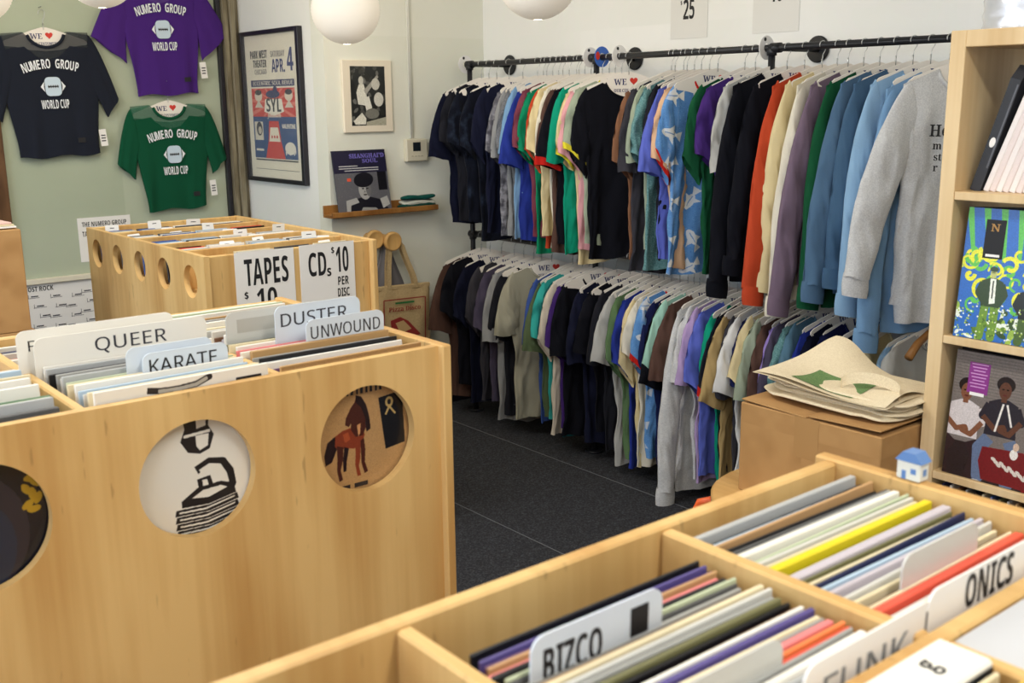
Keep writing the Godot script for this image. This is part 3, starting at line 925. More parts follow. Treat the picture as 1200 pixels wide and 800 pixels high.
	fit_text("10", 0.088, wdt * 0.23, M.ink, s2, Vector3(wdt * 0.27, 0.105, 0.0014))
	fit_text("$", 0.022, 0.012, M.ink, s2, Vector3(wdt * 0.10, 0.142, 0.0014))
	fit_text("PER", 0.030, wdt * 0.20, M.ink, s2, Vector3(wdt * 0.27, 0.03, 0.0014))
	fit_text("DISC", 0.030, wdt * 0.22, M.ink, s2, Vector3(wdt * 0.27, -0.012, 0.0014))

# ---------------------------------------------------------------- cube shelving at the end of the rail
func build_shelving() -> void:
	var xf := 2.435
	var xb := 2.825
	var z0 := -1.362
	var z1 := z0 + 0.765
	var o := thing("shelving_unit", "tall pale birch cube shelving unit holding records", "shelving unit", Vector3((xf + xb) / 2, 0, (z0 + z1) / 2))
	var off := -o.position
	span("side_panel", Vector3(xf, 0, z0), Vector3(xb, 1.82, z0 + 0.038), M.birch, o).position += off
	span("side_panel", Vector3(xf, 0, z1 - 0.038), Vector3(xb, 1.82, z1), M.birch, o).position += off
	span("top", Vector3(xf, 1.782, z0 + 0.038), Vector3(xb, 1.82, z1 - 0.038), M.birch, o).position += off
	span("bottom", Vector3(xf, 0.0, z0 + 0.038), Vector3(xb, 0.038, z1 - 0.038), M.birch, o).position += off
	var zm := (z0 + z1) / 2
	span("upright", Vector3(xf + 0.002, 0.038, zm - 0.008), Vector3(xb, 1.782, zm + 0.008), M.birch, o).position += off
	for k in range(1, 5):
		var y := 1.782 - 0.351 * k + 0.008
		for s in [[z0 + 0.038, zm - 0.008], [zm + 0.008, z1 - 0.038]]:
			span("shelf", Vector3(xf + 0.002, y - 0.010, s[0]), Vector3(xb, y + 0.010, s[1]), M.birch, o).position += off
	var zi := z0 + 0.038
	# top cube: slanting thin white spines beside a black padded case
	var y1 := 1.782 - 0.351 + 0.018
	var n := 14
	for k in n:
		var lean := 0.34 - 0.006 * k
		var z := zi + 0.148 + k * 0.0158
		var m := flat("spine_a", c8(234, 226, 222), 0.4) if k % 2 == 0 else flat("spine_b", c8(226, 212, 208), 0.4)
		if z > zm - 0.02:
			break
		var b := thing("paperback", "thin white magazine, %s from the black padded case in the top cube" % nth(k), "magazine", Vector3(xf + 0.16, y1, z - 0.1), "thin white magazines leaning in the top cube")
		b.rotation.x = lean
		part("cover", block(0.21, 0.297, 0.0145, 0.002), m, b, Vector3(0, 0.1485, 0))
		part("spine_band", block(0.0008, 0.05, 0.0135, 0), flat("spine_band", c8(206, 170, 156), 0.5), b, Vector3(-0.1056, 0.265, 0))
	var bag := thing("record_case", "black padded case leaning beside the thin white magazines", "case", Vector3(xf + 0.17, y1, zi + 0.024))
	bag.rotation.x = 0.29
	part("shell", prism(PackedVector2Array([Vector2(-0.12, 0), Vector2(0.12, 0), Vector2(0.12, 0.27), Vector2(0.10, 0.30), Vector2(-0.10, 0.30), Vector2(-0.12, 0.27)]), 0.026), flat("case_black", c8(36, 38, 44), 0.5), bag, Vector3(0, 0, 0))
	part("emblem", prism(ellipse(0.007, 0.012), 0.001), M.paper, bag, Vector3(-0.1205, 0.12, 0), Vector3(0, PI / 2, 0))
	part("zip", block(0.001, 0.20, 0.004, 0), flat("zip_grey", c8(90, 92, 98), 0.4), bag, Vector3(-0.1205, 0.16, 0.009))
	# second cube: blue sleeve with three figures; third cube: brown photograph sleeve
	var y2 := 1.782 - 0.351 * 2 + 0.018
	var y3 := 1.782 - 0.351 * 3 + 0.018
	shelf_record(y2, zi + 0.176, xf + 0.055, "blue record sleeve with green rays, yellow swirls and three printed figures", blue_print(), true)
	shelf_record(y3, zi + 0.176, xf + 0.055, "brown photographic record sleeve of seated people in red and white shirts", people_print(), false)
	for q in [[y2, "the blue sleeve"], [y3, "the brown photographic sleeve"]]:
		single("record_sleeve", "black record sleeve leaning behind " + q[1], "record", block(0.315, 0.315, 0.006, 0.001), tone("black"), Vector3(xf + 0.105, q[0] + 0.158, zi + 0.160), Vector3(0, -PI / 2, 0.05).rotated(Vector3.UP, 0), "record sleeves stored in the cube shelving")
	# lower cubes: rows of spines
	for lv in [4, 5]:
		var yy: float = 1.782 - 0.351 * lv + 0.018 if lv == 4 else 0.038
		var cn := ["navy", "white", "brown", "grey", "black", "cream", "blue", "olive", "pale grey", "tan"]
		for k in 14:
			single("record_sleeve", "%s record sleeve, %s from the side panel in the %s cube" % [cn[k % 10], nth(k), "bottom" if lv == 5 else "fourth"], "record", block(0.315, 0.315, 0.006, 0.001), tone(cn[k % 10]), Vector3(xf + 0.18, yy + 0.1585, zi + 0.02 + k * 0.021), Vector3.ZERO, "record sleeves stored in the cube shelving")
	# on top of the unit
	var b1 := thing("plastic_bag", "clear plastic wrapped silver package standing on the shelving", "package", Vector3(xf + 0.10, 1.82, z0 + 0.088))
	part("wrapper", sheet(20, 12, func(u, v):
		var a: float = u * TAU
		var w: float = 0.062 * (1.0 - 0.1 * v)
		var t: float = 0.03 * (1.0 - 0.55 * v * v)
		var cx := signf(cos(a)) * pow(absf(cos(a)), 0.5)
		var cz := signf(sin(a)) * pow(absf(sin(a)), 0.6)
		return Vector3(cz * t + 0.004 * sin(v * 23 + u * 31), v * 0.20, cx * w + 0.003 * sin(v * 31 + u * 11)), true), flat("silver_wrap", c8(206, 208, 212), 0.18, 0.35), b1)
	single("paper_block", "plain white card block on the shelving beside the silver package", "card block", block(0.02, 0.24, 0.075, 0.002), M.paper, Vector3(xf + 0.06, 1.94, z0 + 0.195))
	var fr := thing("gilt_picture", "small gilt framed picture standing on the shelving", "picture", Vector3(xf + 0.12, 1.82, z0 + 0.36))
	for q in [[0.0, 0.125], [0.0, -0.125]]:
		part("frame_bar", block(0.02, 0.26, 0.03, 0.005), flat("gilt", c8(176, 130, 62), 0.4, 0.3), fr, Vector3(0, 0.13, q[1]))
	for y in [0.012, 0.248]:
		part("frame_bar", block(0.02, 0.024, 0.22, 0.005), M.gilt, fr, Vector3(0, y, 0))
	part("picture", block(0.006, 0.22, 0.22, 0), M.ink, fr, Vector3(0.002, 0.13, 0))

func shelf_record(y: float, z: float, x: float, label: String, m: Material, blue: bool) -> void:
	var o := thing("record_sleeve", label, "record", Vector3(x - 0.04, y, z), "record sleeves stored in the cube shelving")
	o.rotation = Vector3(0, -PI / 2, 0)
	var tilt := Node3D.new()
	var s := part("sleeve", block(0.315, 0.315, 0.006, 0.001), tone("black"), o, Vector3(0, 0.1575, 0))
	tilt.free()
	o.rotate_object_local(Vector3.RIGHT, -0.10)
	part("cover_print", quad_mesh(0.313, 0.313), m, s, Vector3(0, 0, 0.0034))
	if blue:
		part("sticker", block(0.048, 0.092, 0.0006, 0), M.ink, s, Vector3(-0.085, 0.085, 0.0038))
		fit_text("N", 0.018, 0.022, flat("bronze_ink", c8(176, 132, 70), 0.5), s, Vector3(-0.085, 0.112, 0.0045), serif_bold)
		part("label_strip", block(0.034, 0.006, 0.0006, 0), M.paper, s, Vector3(-0.085, 0.046, 0.0042))
	else:
		part("sticker", block(0.052, 0.076, 0.0006, 0), flat("magenta", c8(132, 40, 128), 0.5), s, Vector3(-0.094, 0.094, 0.0038))
		part("label_strip", block(0.036, 0.008, 0.0006, 0), M.paper, s, Vector3(-0.094, 0.054, 0.0042))
		for k in 8:
			part("text_line", block(0.042 - 0.006 * (k % 3), 0.0025, 0.0005, 0), flat("pink_ink", c8(206, 150, 204), 0.5), s, Vector3(-0.094, 0.128 - k * 0.008, 0.0042))
func blue_print() -> Material:
	var cv := Canvas.new(400, 400, c8(44, 104, 186))
	var g := c8(96, 190, 78)
	var ye := c8(228, 226, 52)
	for k in 9:
		var x := -0.02 + k * 0.135
		cv.poly([[x, -0.02], [x + 0.055, -0.02], [x + 0.055 + (0.5 - x) * 0.12, 0.38], [x + 0.03 + (0.5 - x) * 0.12, 0.40]], g)
	var r := RandomNumberGenerator.new()
	r.seed = 4
	for k in 64:                                       # swirls
		var c := Vector2(r.randf_range(0.05, 0.98), r.randf_range(0.32, 0.74))
		var rad := r.randf_range(0.03, 0.085)
		var a0 := r.randf_range(0, TAU)
		var pts := []
		for i in 14:
			var a := a0 + i * 0.36
			var q := c + Vector2(cos(a), sin(a)) * rad * (1.0 - i * 0.045)
			pts.append([q.x, q.y])
		cv.stroke(pts, r.randf_range(0.016, 0.034), ye if k % 3 else g)
	for k in 60:
		cv.oval(r.randf(), r.randf_range(0.74, 1.0), r.randf_range(0.015, 0.05), r.randf_range(0.01, 0.03), [c8(232, 240, 222), c8(92, 128, 42), c8(150, 180, 70), c8(52, 78, 26)][k % 4], r.randf() * 3)
	for f in [[0.26, 0.47, 0], [0.56, 0.53, 1], [0.86, 0.58, 1], [1.03, 0.5, 0]]:
		var x: float = f[0]
		var y: float = f[1]
		var coat: Color = c8(46, 66, 30) if f[2] == 0 else c8(22, 30, 22)
		var leg: Color = c8(108, 146, 48) if f[2] == 0 else c8(70, 96, 38)
		cv.stroke([[x - 0.035, y + 0.24], [x - 0.045, y + 0.38], [x - 0.055, 0.97]], 0.066, leg)
		cv.stroke([[x + 0.035, y + 0.24], [x + 0.040, y + 0.38], [x + 0.035, 0.97]], 0.066, leg)
		cv.poly([[x - 0.025, y + 0.05], [x - 0.085, y + 0.075], [x - 0.075, y + 0.27], [x + 0.075, y + 0.27], [x + 0.085, y + 0.075], [x + 0.025, y + 0.05]], coat)
		cv.stroke([[x - 0.075, y + 0.09], [x - 0.105, y + 0.17], [x - 0.055, y + 0.235]], 0.046, coat)
		cv.stroke([[x + 0.075, y + 0.09], [x + 0.105, y + 0.17], [x + 0.06, y + 0.25]], 0.046, coat)
		cv.poly([[x - 0.02, y + 0.055], [x + 0.025, y + 0.055], [x + 0.035, y + 0.24], [x - 0.01, y + 0.25]], c8(238, 242, 226))
		cv.stroke([[x + 0.004, y + 0.07], [x + 0.008, y + 0.20]], 0.010, c8(40, 46, 30))
		cv.oval(x, y + 0.015, 0.026, 0.038, c8(186, 190, 112))
		cv.oval(x, y - 0.016, 0.032, 0.020, coat)
		cv.rect(x - 0.016, y + 0.008, 0.032, 0.006, coat)
		if f[2] == 1:
			cv.oval(x, y - 0.012, 0.056, 0.009, c8(20, 24, 18))
			cv.oval(x, y - 0.030, 0.030, 0.022, c8(20, 24, 18))
	for k in 260:
		cv.oval(r.randf(), r.randf_range(0.72, 1.0), 0.007, 0.007, [c8(236, 242, 226), c8(70, 100, 34), c8(170, 196, 80)][k % 3])
	cv.grain(8, 0.14)
	return print_mat("blue_cover", cv, 0.3)
func people_print() -> Material:
	var cv := Canvas.new(400, 400, c8(116, 108, 104))
	for k in 30:
		cv.rect(0.0, k * 0.012, 1.0, 0.005, c8(126, 118, 112) if k % 2 else c8(108, 100, 96))
	cv.rect(0.0, 0.72, 1.0, 0.3, c8(40, 30, 32))
	var skin := [c8(122, 78, 56), c8(92, 58, 44), c8(104, 66, 48), c8(130, 86, 60)]
	var shirt := [c8(204, 196, 196), c8(38, 36, 46), c8(142, 30, 34), c8(150, 34, 36)]
	var pants := [c8(44, 30, 34), c8(96, 112, 142), c8(120, 26, 30), c8(112, 26, 30)]
	var px := [0.12, 0.42, 0.82, 1.02]
	for i in 4:
		var x: float = px[i]
		var y: float = [0.30, 0.24, 0.28, 0.34][i]
		var sk: Color = skin[i]
		cv.stroke([[x - 0.08, y + 0.40], [x - 0.15, y + 0.50], [x - 0.13, y + 0.72]], 0.10, pants[i])
		cv.stroke([[x + 0.08, y + 0.40], [x + 0.14, y + 0.52], [x + 0.10, y + 0.74]], 0.10, pants[i])
		cv.oval(x - 0.14, y + 0.78, 0.055, 0.028, c8(196, 192, 188))
		cv.oval(x + 0.11, y + 0.80, 0.055, 0.028, c8(196, 192, 188))
		cv.poly([[x - 0.035, y + 0.085], [x - 0.115, y + 0.12], [x - 0.125, y + 0.38], [x + 0.125, y + 0.38], [x + 0.115, y + 0.12], [x + 0.035, y + 0.085]], shirt[i])
		cv.stroke([[x - 0.105, y + 0.14], [x - 0.15, y + 0.24]], 0.066, shirt[i])
		cv.stroke([[x + 0.105, y + 0.14], [x + 0.15, y + 0.24]], 0.066, shirt[i])
		cv.stroke([[x - 0.15, y + 0.24], [x - 0.05, y + 0.325], [x + 0.02, y + 0.30]], 0.042, sk)
		cv.stroke([[x + 0.15, y + 0.24], [x + 0.07, y + 0.35], [x + 0.0, y + 0.33]], 0.042, sk)
		cv.oval(x + 0.015, y + 0.315, 0.036, 0.026, sk)
		cv.rect(x - 0.022, y + 0.05, 0.044, 0.06, sk)
		cv.oval(x, y - 0.03, 0.072, 0.062, c8(28, 21, 23))
		cv.oval(x, y + 0.018, 0.048, 0.068, sk)
		cv.oval(x - 0.018, y + 0.008, 0.010, 0.006, c8(34, 22, 20))
		cv.oval(x + 0.018, y + 0.008, 0.010, 0.006, c8(34, 22, 20))
		cv.oval(x, y + 0.052, 0.018, 0.007, c8(92, 40, 36))
	cv.stroke([[0.42, 0.36], [0.38, 0.58]], 0.016, c8(226, 222, 216))
	cv.stroke([[0.45, 0.36], [0.50, 0.52]], 0.016, c8(226, 222, 216))
	cv.poly([[0.30, 0.72], [0.62, 0.70], [0.78, 0.82], [0.74, 0.99], [0.32, 0.98], [0.28, 0.84]], c8(112, 26, 32))
	for k in 14:
		cv.oval(0.40 + 0.022 * k, 0.80 + 0.007 * k + 0.012 * (k % 3), 0.022, 0.014, c8(212, 204, 194), 0.5)
	cv.oval(0.55, 0.73, 0.032, 0.042, c8(232, 226, 220))
	cv.oval(0.56, 0.67, 0.024, 0.032, c8(206, 178, 156))
	cv.stroke([[0.64, 0.68], [0.70, 0.77], [0.77, 0.70]], 0.010, c8(206, 164, 80))
	cv.grain(3, 0.16)
	return print_mat("people_cover", cv, 0.25)

# ---------------------------------------------------------------- clothes rail and garments
const RAIL_X := 3.42
const RAIL_TOP := 1.868
const RAIL_LOW := 0.992
func smooth(a: float, b: float, x: float) -> float:
	return smoothstep(a, b, x)
func bez(a: Vector2, b: Vector2, c: Vector2, t: float) -> Vector2:
	return a.lerp(b, t).lerp(b.lerp(c, t), t)
# one set of garment meshes; x runs along the shoulders, y = 0 is the rail, the front faces +z
func garment_meshes(kind: String, sd: int) -> Dictionary:
	var r := RandomNumberGenerator.new()
	r.seed = sd
	var long := kind.ends_with("sweatshirt")
	var L := r.randf_range(0.82, 0.89) if not long else r.randf_range(0.84, 0.90)
	if kind == "long_tee":
		L = r.randf_range(0.88, 0.95)
	var sw := 0.215 if not long else 0.225
	var hem := r.randf_range(0.165, 0.195) if not long else 0.20
	var th := r.randf_range(0.014, 0.019) if not long else 0.024
	var nw := 0.108
	var fd := 0.075
	var amp := r.randf_range(0.006, 0.011)
	var nz := noise(FastNoiseLite.TYPE_SIMPLEX_SMOOTH, 1.0, sd, 3)
	var p1 := r.randf_range(0, TAU)
	var p2 := r.randf_range(0, TAU)
	var f1 := r.randf_range(34, 52)
	var f2 := r.randf_range(70, 96)
	var neck := func(x: float, front: bool) -> float:
		var ax := absf(x)
		var ys := -0.114 - 0.43 * maxf(0.0, ax - nw)
		if ax < nw:
			ys -= sqrt(1.0 - pow(ax / nw, 2.0)) * (fd if front else 0.032)
		return ys
	var fold := func(x: float, v: float) -> float:
		return amp * pow(v, 0.8) * (sin(x * f1 + p1 + v * 0.8) + 0.55 * sin(x * f2 + p2 - v * 1.3)) + 0.022 * smooth(0.05, 0.4, v) * nz.get_noise_2d(x * 13.0, v * 2.2) + 0.009 * smooth(0.05, 0.3, v) * nz.get_noise_2d(x * 27.0 + v * 9.0 * signf(x), v * 7.0 + 30.0)
	var body := sheet(64, 26, func(u: float, v: float):
		var a := u * TAU
		var c := cos(a)
		var s := sin(a)
		var cx := signf(c) * pow(absf(c), 0.75)
		var cz := signf(s) * pow(absf(s), 0.55)
		var w := lerpf(sw, hem, smooth(0.0, 0.75, v)) + 0.004 * sin(v * 17 + p1)
		var x := cx * w
		var y := lerpf(neck.call(x, s > 0), -L + 0.008 * sin(x * 22 + p2), v)
		var t := th * (0.35 + 0.65 * smooth(0.0, 0.3, v)) * (1.0 - 0.25 * v)
		return Vector3(x, y, cz * t + fold.call(x, v)), true)
	var out := {"body": body, "L": L, "neck_drop": fd}
	var sl := []
	var cuffs := []
	for sgn in [-1.0, 1.0]:
		var e0 := [Vector2(0.196, -0.143), Vector2(0.268, -0.205), Vector2(0.292 + r.randf_range(-0.025, 0.025), -0.425 + r.randf_range(-0.055, 0.045))]
		var e1 := [Vector2(0.150, -0.28), Vector2(0.165, -0.36), Vector2(0.175 + r.randf_range(-0.02, 0.02), -0.485 + r.randf_range(-0.045, 0.03))]
		if long:
			var long_end := -r.randf_range(0.80, 0.95)
			e0 = [Vector2(0.206, -0.146), Vector2(0.30, -0.30), Vector2(0.30 + r.randf_range(-0.02, 0.04), long_end)]
			if kind == "wide_sweatshirt":
				e0 = [Vector2(0.206, -0.146), Vector2(0.36, -0.34), Vector2(0.40, -0.78)]
			e1 = [Vector2(0.15, -0.33), Vector2(0.20, -0.55), Vector2(0.205 + r.randf_range(-0.01, 0.03), long_end - 0.02)]
			if kind == "wide_sweatshirt":
				e1 = [Vector2(0.15, -0.33), Vector2(0.24, -0.50), Vector2(0.30, -0.80)]
		if sgn > 0:                                     # the sleeves on the wall side are pressed in by the wall
			for q in 3:
				e0[q].x = minf(e0[q].x, 0.20 + (e0[q].x - 0.20) * 0.15)
				e1[q].x = minf(e1[q].x, 0.15 + (e1[q].x - 0.15) * 0.15)
		var dz := r.randf_range(-0.01, 0.02)
		var q1 := r.randf_range(0, TAU)
		var f := func(u: float, v: float):
			var a := u * TAU
			var o := bez(e0[0], e0[1], e0[2], v)
			var i := bez(e1[0], e1[1], e1[2], v)
			var c := (o + i) / 2
			var hv := (o - i) / 2
			var wid := 1.0 - (0.10 * smooth(0.8, 1.0, v) if long else 0.0)
			var ht := lerpf(0.010, 0.024 if not long else 0.028, smooth(0.0, 0.4, v)) * (1.0 + 0.18 * sin(v * (8 if not long else 22) + q1 + a))
			var p := c + hv * cos(a) * wid
			var wr := nz.get_noise_3d(p.x * 16.0 + 5.0 * sgn, p.y * 12.0, 3.0 + a * 0.15) * smooth(0.05, 0.3, v)
			return Vector3((p.x + 0.010 * wr) * sgn, p.y + 0.004 * sin(a * 3 + q1), sin(a) * ht + dz * v + 0.006 * sin(v * 9 + q1) * v + (0.013 if long else 0.024) * wr + (0.004 if long else 0.008) * nz.get_noise_3d(p.x * 34.0, p.y * 26.0, 9.0 + a * 0.3) * v)
		sl.append(sheet(26, 14 if not long else 30, f, true))
		if long:
			cuffs.append(sheet(22, 4, func(u: float, v: float):
				var a := u * TAU
				var c: Vector2 = (e0[2] + e1[2]) / 2
				var k := 0.043 + 0.004 * sin(v * PI)
				var ribs := 1.0 + 0.02 * sin(a * 11)
				return Vector3((c.x + cos(a) * k * ribs) * sgn, c.y + 0.012 - v * 0.075 + 0.006 * cos(a), sin(a) * 0.028 * ribs + dz), true))
	out.sleeves = sl
	out.cuffs = cuffs
	var pts := []
	for k in 40:
		var a := TAU * k / 40
		var x := cos(a) * (nw - 0.002)
		var s := sin(a)
		pts.append(Vector3(x, neck.call(x * 0.999, s > 0) + 0.002, signf(s) * pow(absf(s), 0.6) * th * 0.5))
	var st := begin(true)
	sweep_into(st, pts, 0.0055 if not long else 0.008, 6, true)
	out.collar = done(st)
	if long:
		out.band = sheet(40, 3, func(u: float, v: float):
			var a := u * TAU
			var c := cos(a)
			var s := sin(a)
			var x := signf(c) * pow(absf(c), 0.75) * hem * (0.95 - 0.03 * v)
			return Vector3(x, -L + 0.006 - v * 0.06, signf(s) * pow(absf(s), 0.55) * th * 0.78 + fold.call(x, 1.0) * 0.8), true)
	return out
var sets := {}
var hanger_proto: Node3D
func make_hanger() -> Node3D:
	var o := Node3D.new()
	o.name = "wire_hanger"
	var hook := []
	for k in 15:
		var a := -0.35 + (PI + 0.75) * k / 14.0
		hook.append(Vector3(cos(a) * 0.0155, -0.0115 + sin(a) * 0.0155, 0))
	hook.reverse()
	hook.append(Vector3(0.012, -0.030, 0))
	hook.append(Vector3(0.002, -0.045, 0))
	hook.append(Vector3(0, -0.085, 0))
	hook.reverse()
	part("hook", tube(hook, 0.0016, 6), M.wire, o)
	part("neck_twist", tube([Vector3(0, -0.06, 0), Vector3(0, -0.092, 0)], 0.003, 6), M.wire, o)
	part("wire_arms", tube([Vector3(0, -0.088, 0), Vector3(-0.06, -0.104, 0), Vector3(-0.195, -0.152, 0), Vector3(-0.204, -0.160, 0), Vector3(-0.195, -0.166, 0), Vector3(0, -0.170, 0), Vector3(0.195, -0.166, 0), Vector3(0.204, -0.160, 0), Vector3(0.195, -0.152, 0), Vector3(0.06, -0.104, 0)], 0.0014, 5, true), M.wire, o)
	var cape := part("paper_cape", prism(PackedVector2Array([Vector2(-0.012, -0.080), Vector2(-0.055, -0.092), Vector2(-0.190, -0.140), Vector2(-0.203, -0.152), Vector2(-0.200, -0.166), Vector2(-0.14, -0.172), Vector2(-0.07, -0.188), Vector2(0, -0.193), Vector2(0.07, -0.188), Vector2(0.14, -0.172), Vector2(0.200, -0.166), Vector2(0.203, -0.152), Vector2(0.190, -0.140), Vector2(0.055, -0.092), Vector2(0.012, -0.080)]), 0.0042), M.cape, o)
	fit_text("WE", 0.026, 0.058, M.navy_ink, cape, Vector3(-0.040, -0.122, 0.0026), serif_bold)
	part("heart", prism(heart(0.036), 0.0008), M.red_ink, cape, Vector3(0.022, -0.118, 0.0026))
	fit_text("OUR CUSTOMERS", 0.014, 0.13, M.navy_ink, cape, Vector3(-0.004, -0.158, 0.0026), serif_bold)
	return o
func words_of(s: String) -> int:
	return s.split(" ", false).size()
func hang(row: String, i: int, list: Array, z: float, y: float, yaw: float) -> void:
	var g: Array = list[i]
	var kind: String = g[2]
	var desc: String = g[3]
	var before: String = list[i - 1][3] if i > 0 else "the wall"
	var after: String = list[i + 1][3] if i < list.size() - 1 else "the rail end"
	var rail := "the upper rail" if row == "upper" else "the lower rail"
	var noun := "sweatshirt" if kind.ends_with("sweatshirt") else "T-shirt"
	var h: Node3D = hanger_proto.duplicate()
	h.name = "wire_hanger"
	add_child(h, true)
	h.position = Vector3(RAIL_X, y, z)
	var roll := rng.randf_range(-0.035, 0.035)
	var grow := rng.randf_range(0.95, 1.06)
	h.rotation = Vector3(0, yaw, roll)
	var lab := "wire hanger with white paper cape holding the %s %s on %s" % [desc, noun, rail]
	if words_of(lab) > 16:
		lab = "white caped wire hanger holding the %s %s on %s" % [desc, noun, rail]
	tag(h, lab, "hanger", "paper-caped wire hangers on the clothes rails")
	var short_b := before
	var short_a := after
	lab = "%s %s on %s between %s and %s" % [desc, noun, rail, short_b, short_a]
	var o := thing("t_shirt" if noun == "T-shirt" else "sweatshirt", lab, noun.to_lower(), Vector3(RAIL_X, y, z), "garments on " + rail)
	o.rotation = Vector3(rng.randf_range(-0.02, 0.03), yaw, roll)
	o.scale = Vector3(1, grow, 1)
	var key := "%s%d" % [kind, g[4] if g.size() > 4 else i % 9]
	if not sets.has(key):
		sets[key] = garment_meshes(kind, key.hash() % 10000)
	var s: Dictionary = sets[key]
	var m: Material = M[g[5]] if g.size() > 5 and M.has(g[5]) else fabric(desc, cloth_colour(desc))
	part("body", s.body, m, o)
	var trim: Material = M[g[6]] if g.size() > 6 else m
	for k in 2:
		var sv := part("sleeve", s.sleeves[k], m, o)
		if kind.ends_with("sweatshirt"):
			part("cuff", s.cuffs[k], trim, sv)
	part("collar", s.collar, trim, o)
	if kind.ends_with("sweatshirt"):
		part("waistband", s.band, trim, o)
	if desc == "heather grey printed":
		for q in [["I", 0.036, -0.085, -0.250], ["He", 0.038, -0.110, -0.310], ["m", 0.024, -0.115, -0.358], ["st", 0.024, -0.110, -0.394], ["r", 0.024, -0.115, -0.428]]:
			letter(q[0], q[1], M.ink, o, Vector3(q[2], q[3], 0.046), 1.0, serif_bold)
	if g.size() > 6 and not kind.ends_with("sweatshirt"):
		for k in 2:
			part("sleeve_band", sleeve_band(key, k), trim, o)
# contrast ribbing round a T-shirt sleeve opening: the last rows of the sleeve, a little wider
func sleeve_band(key: String, k: int) -> Mesh:
	var id := "%s_band%d" % [key, k]
	if not sets.has(id):
		var src: Array = (sets[key].sleeves[k] as ArrayMesh).surface_get_arrays(0)
		var v: PackedVector3Array = src[Mesh.ARRAY_VERTEX]
		var uv: PackedVector2Array = src[Mesh.ARRAY_TEX_UV]
		var st := begin(true)
		var mid := Vector3.ZERO
		var n := 0
		for i in v.size():
			if uv[i].y > 0.85:
				mid += v[i]
				n += 1
		mid /= n
		for i in range(0, v.size(), 3):
			if uv[i].y > 0.88 and uv[i + 1].y > 0.88 and uv[i + 2].y > 0.88:
				for q in 3:
					var d := v[i + q] - mid
					st.add_vertex(mid + Vector3(d.x * 1.03, d.y * 1.02, d.z * 1.12))
		if n > 0:
			sets[id] = done(st)
	return sets[id]
var CLOTH := {
	"black": [22, 23, 30], "washed black": [34, 35, 42], "navy": [28, 31, 52], "midnight navy": [22, 25, 44], "charcoal": [62, 61, 68], "grey": [128, 128, 130], "light grey": [188, 188, 184], "heather grey": [172, 172, 176], "stone grey": [172, 170, 152],
	"blue": [62, 88, 158], "light blue": [126, 166, 206], "kelly green": [22, 140, 100], "bright green": [22, 158, 126], "orange red": [196, 76, 46], "cream": [232, 214, 166], "ivory": [232, 226, 208], "white": [232, 232, 230], "brown": [116, 84, 68], "dark brown": [82, 60, 52],
	"mint": [168, 214, 196], "pink": [236, 172, 178], "yellow": [230, 222, 84], "sage": [166, 178, 156], "teal": [84, 136, 138], "dark teal": [26, 96, 98], "periwinkle": [98, 112, 206], "peach": [226, 184, 148], "forest green": [26, 84, 54], "purple": [72, 46, 118], "mauve": [124, 106, 124], "slate blue": [86, 116, 146], "dusty blue": [74, 104, 134], "pale blue": [150, 188, 222],
	"olive green": [94, 122, 84], "moss": [92, 108, 78], "tan": [186, 160, 110], "lavender": [190, 164, 210], "royal blue": [44, 60, 150], "lilac": [160, 138, 206], "maroon": [128, 66, 82], "plum grey": [78, 72, 92], "off white": [222, 212, 196], "aqua": [60, 176, 170], "taupe": [110, 98, 88], "rust brown": [136, 96, 72], "bark brown": [94, 70, 62], "steel blue": [92, 128, 150], "ash grey": [150, 152, 154], "silver": [200, 202, 206], "ink blue": [30, 36, 78],
}
func cloth_colour(desc: String) -> Color:
	var best := ""
	for k in CLOTH:
		if desc.begins_with(k) and k.length() > best.length():
			best = k
	var c: Array = CLOTH.get(best, [120, 120, 120])
	return c8(c[0], c[1], c[2])
func fish_print() -> void:
	var cv := Canvas.new(256, 256, c8(92, 140, 196))
	var r := RandomNumberGenerator.new()
	r.seed = 12
	for k in 900:
		cv.rect(r.randf(), r.randf(), 0.008, 0.008, c8(64, 112, 180) if k % 2 else c8(116, 166, 216))
	for k in 9:
		var x := 0.12 + (k % 3) * 0.33 + r.randf_range(-0.03, 0.03)
		var y := 0.14 + (k / 3) * 0.33 + r.randf_range(-0.03, 0.03)
		var a := r.randf_range(-1.2, 1.2)
		cv.oval(x, y, 0.085, 0.042, c8(238, 234, 224), a)
		var d := Vector2.RIGHT.rotated(a)
		var w := d.orthogonal()
		var q := Vector2(x, y)
		for t in [[q + d * 0.06, q + d * 0.15 + w * 0.05, q + d * 0.15 - w * 0.05], [q - w * 0.03, q - w * 0.10 + d * 0.06, q + d * 0.05], [q + w * 0.03 - d * 0.02, q + w * 0.09 + d * 0.05, q + d * 0.05]]:
			cv.poly(t.map(func(c): return [c.x, c.y]), c8(238, 234, 224))
		cv.stroke([[x - 0.05 * d.x, y - 0.05 * d.y], [x + 0.06 * d.x, y + 0.06 * d.y]], 0.009, c8(120, 150, 190))
	var m: StandardMaterial3D = fabric("fish_cloth", Color.WHITE)
	m.albedo_texture = ImageTexture.create_from_image(cv.im)
	m.uv1_scale = Vector3.ONE / 0.40
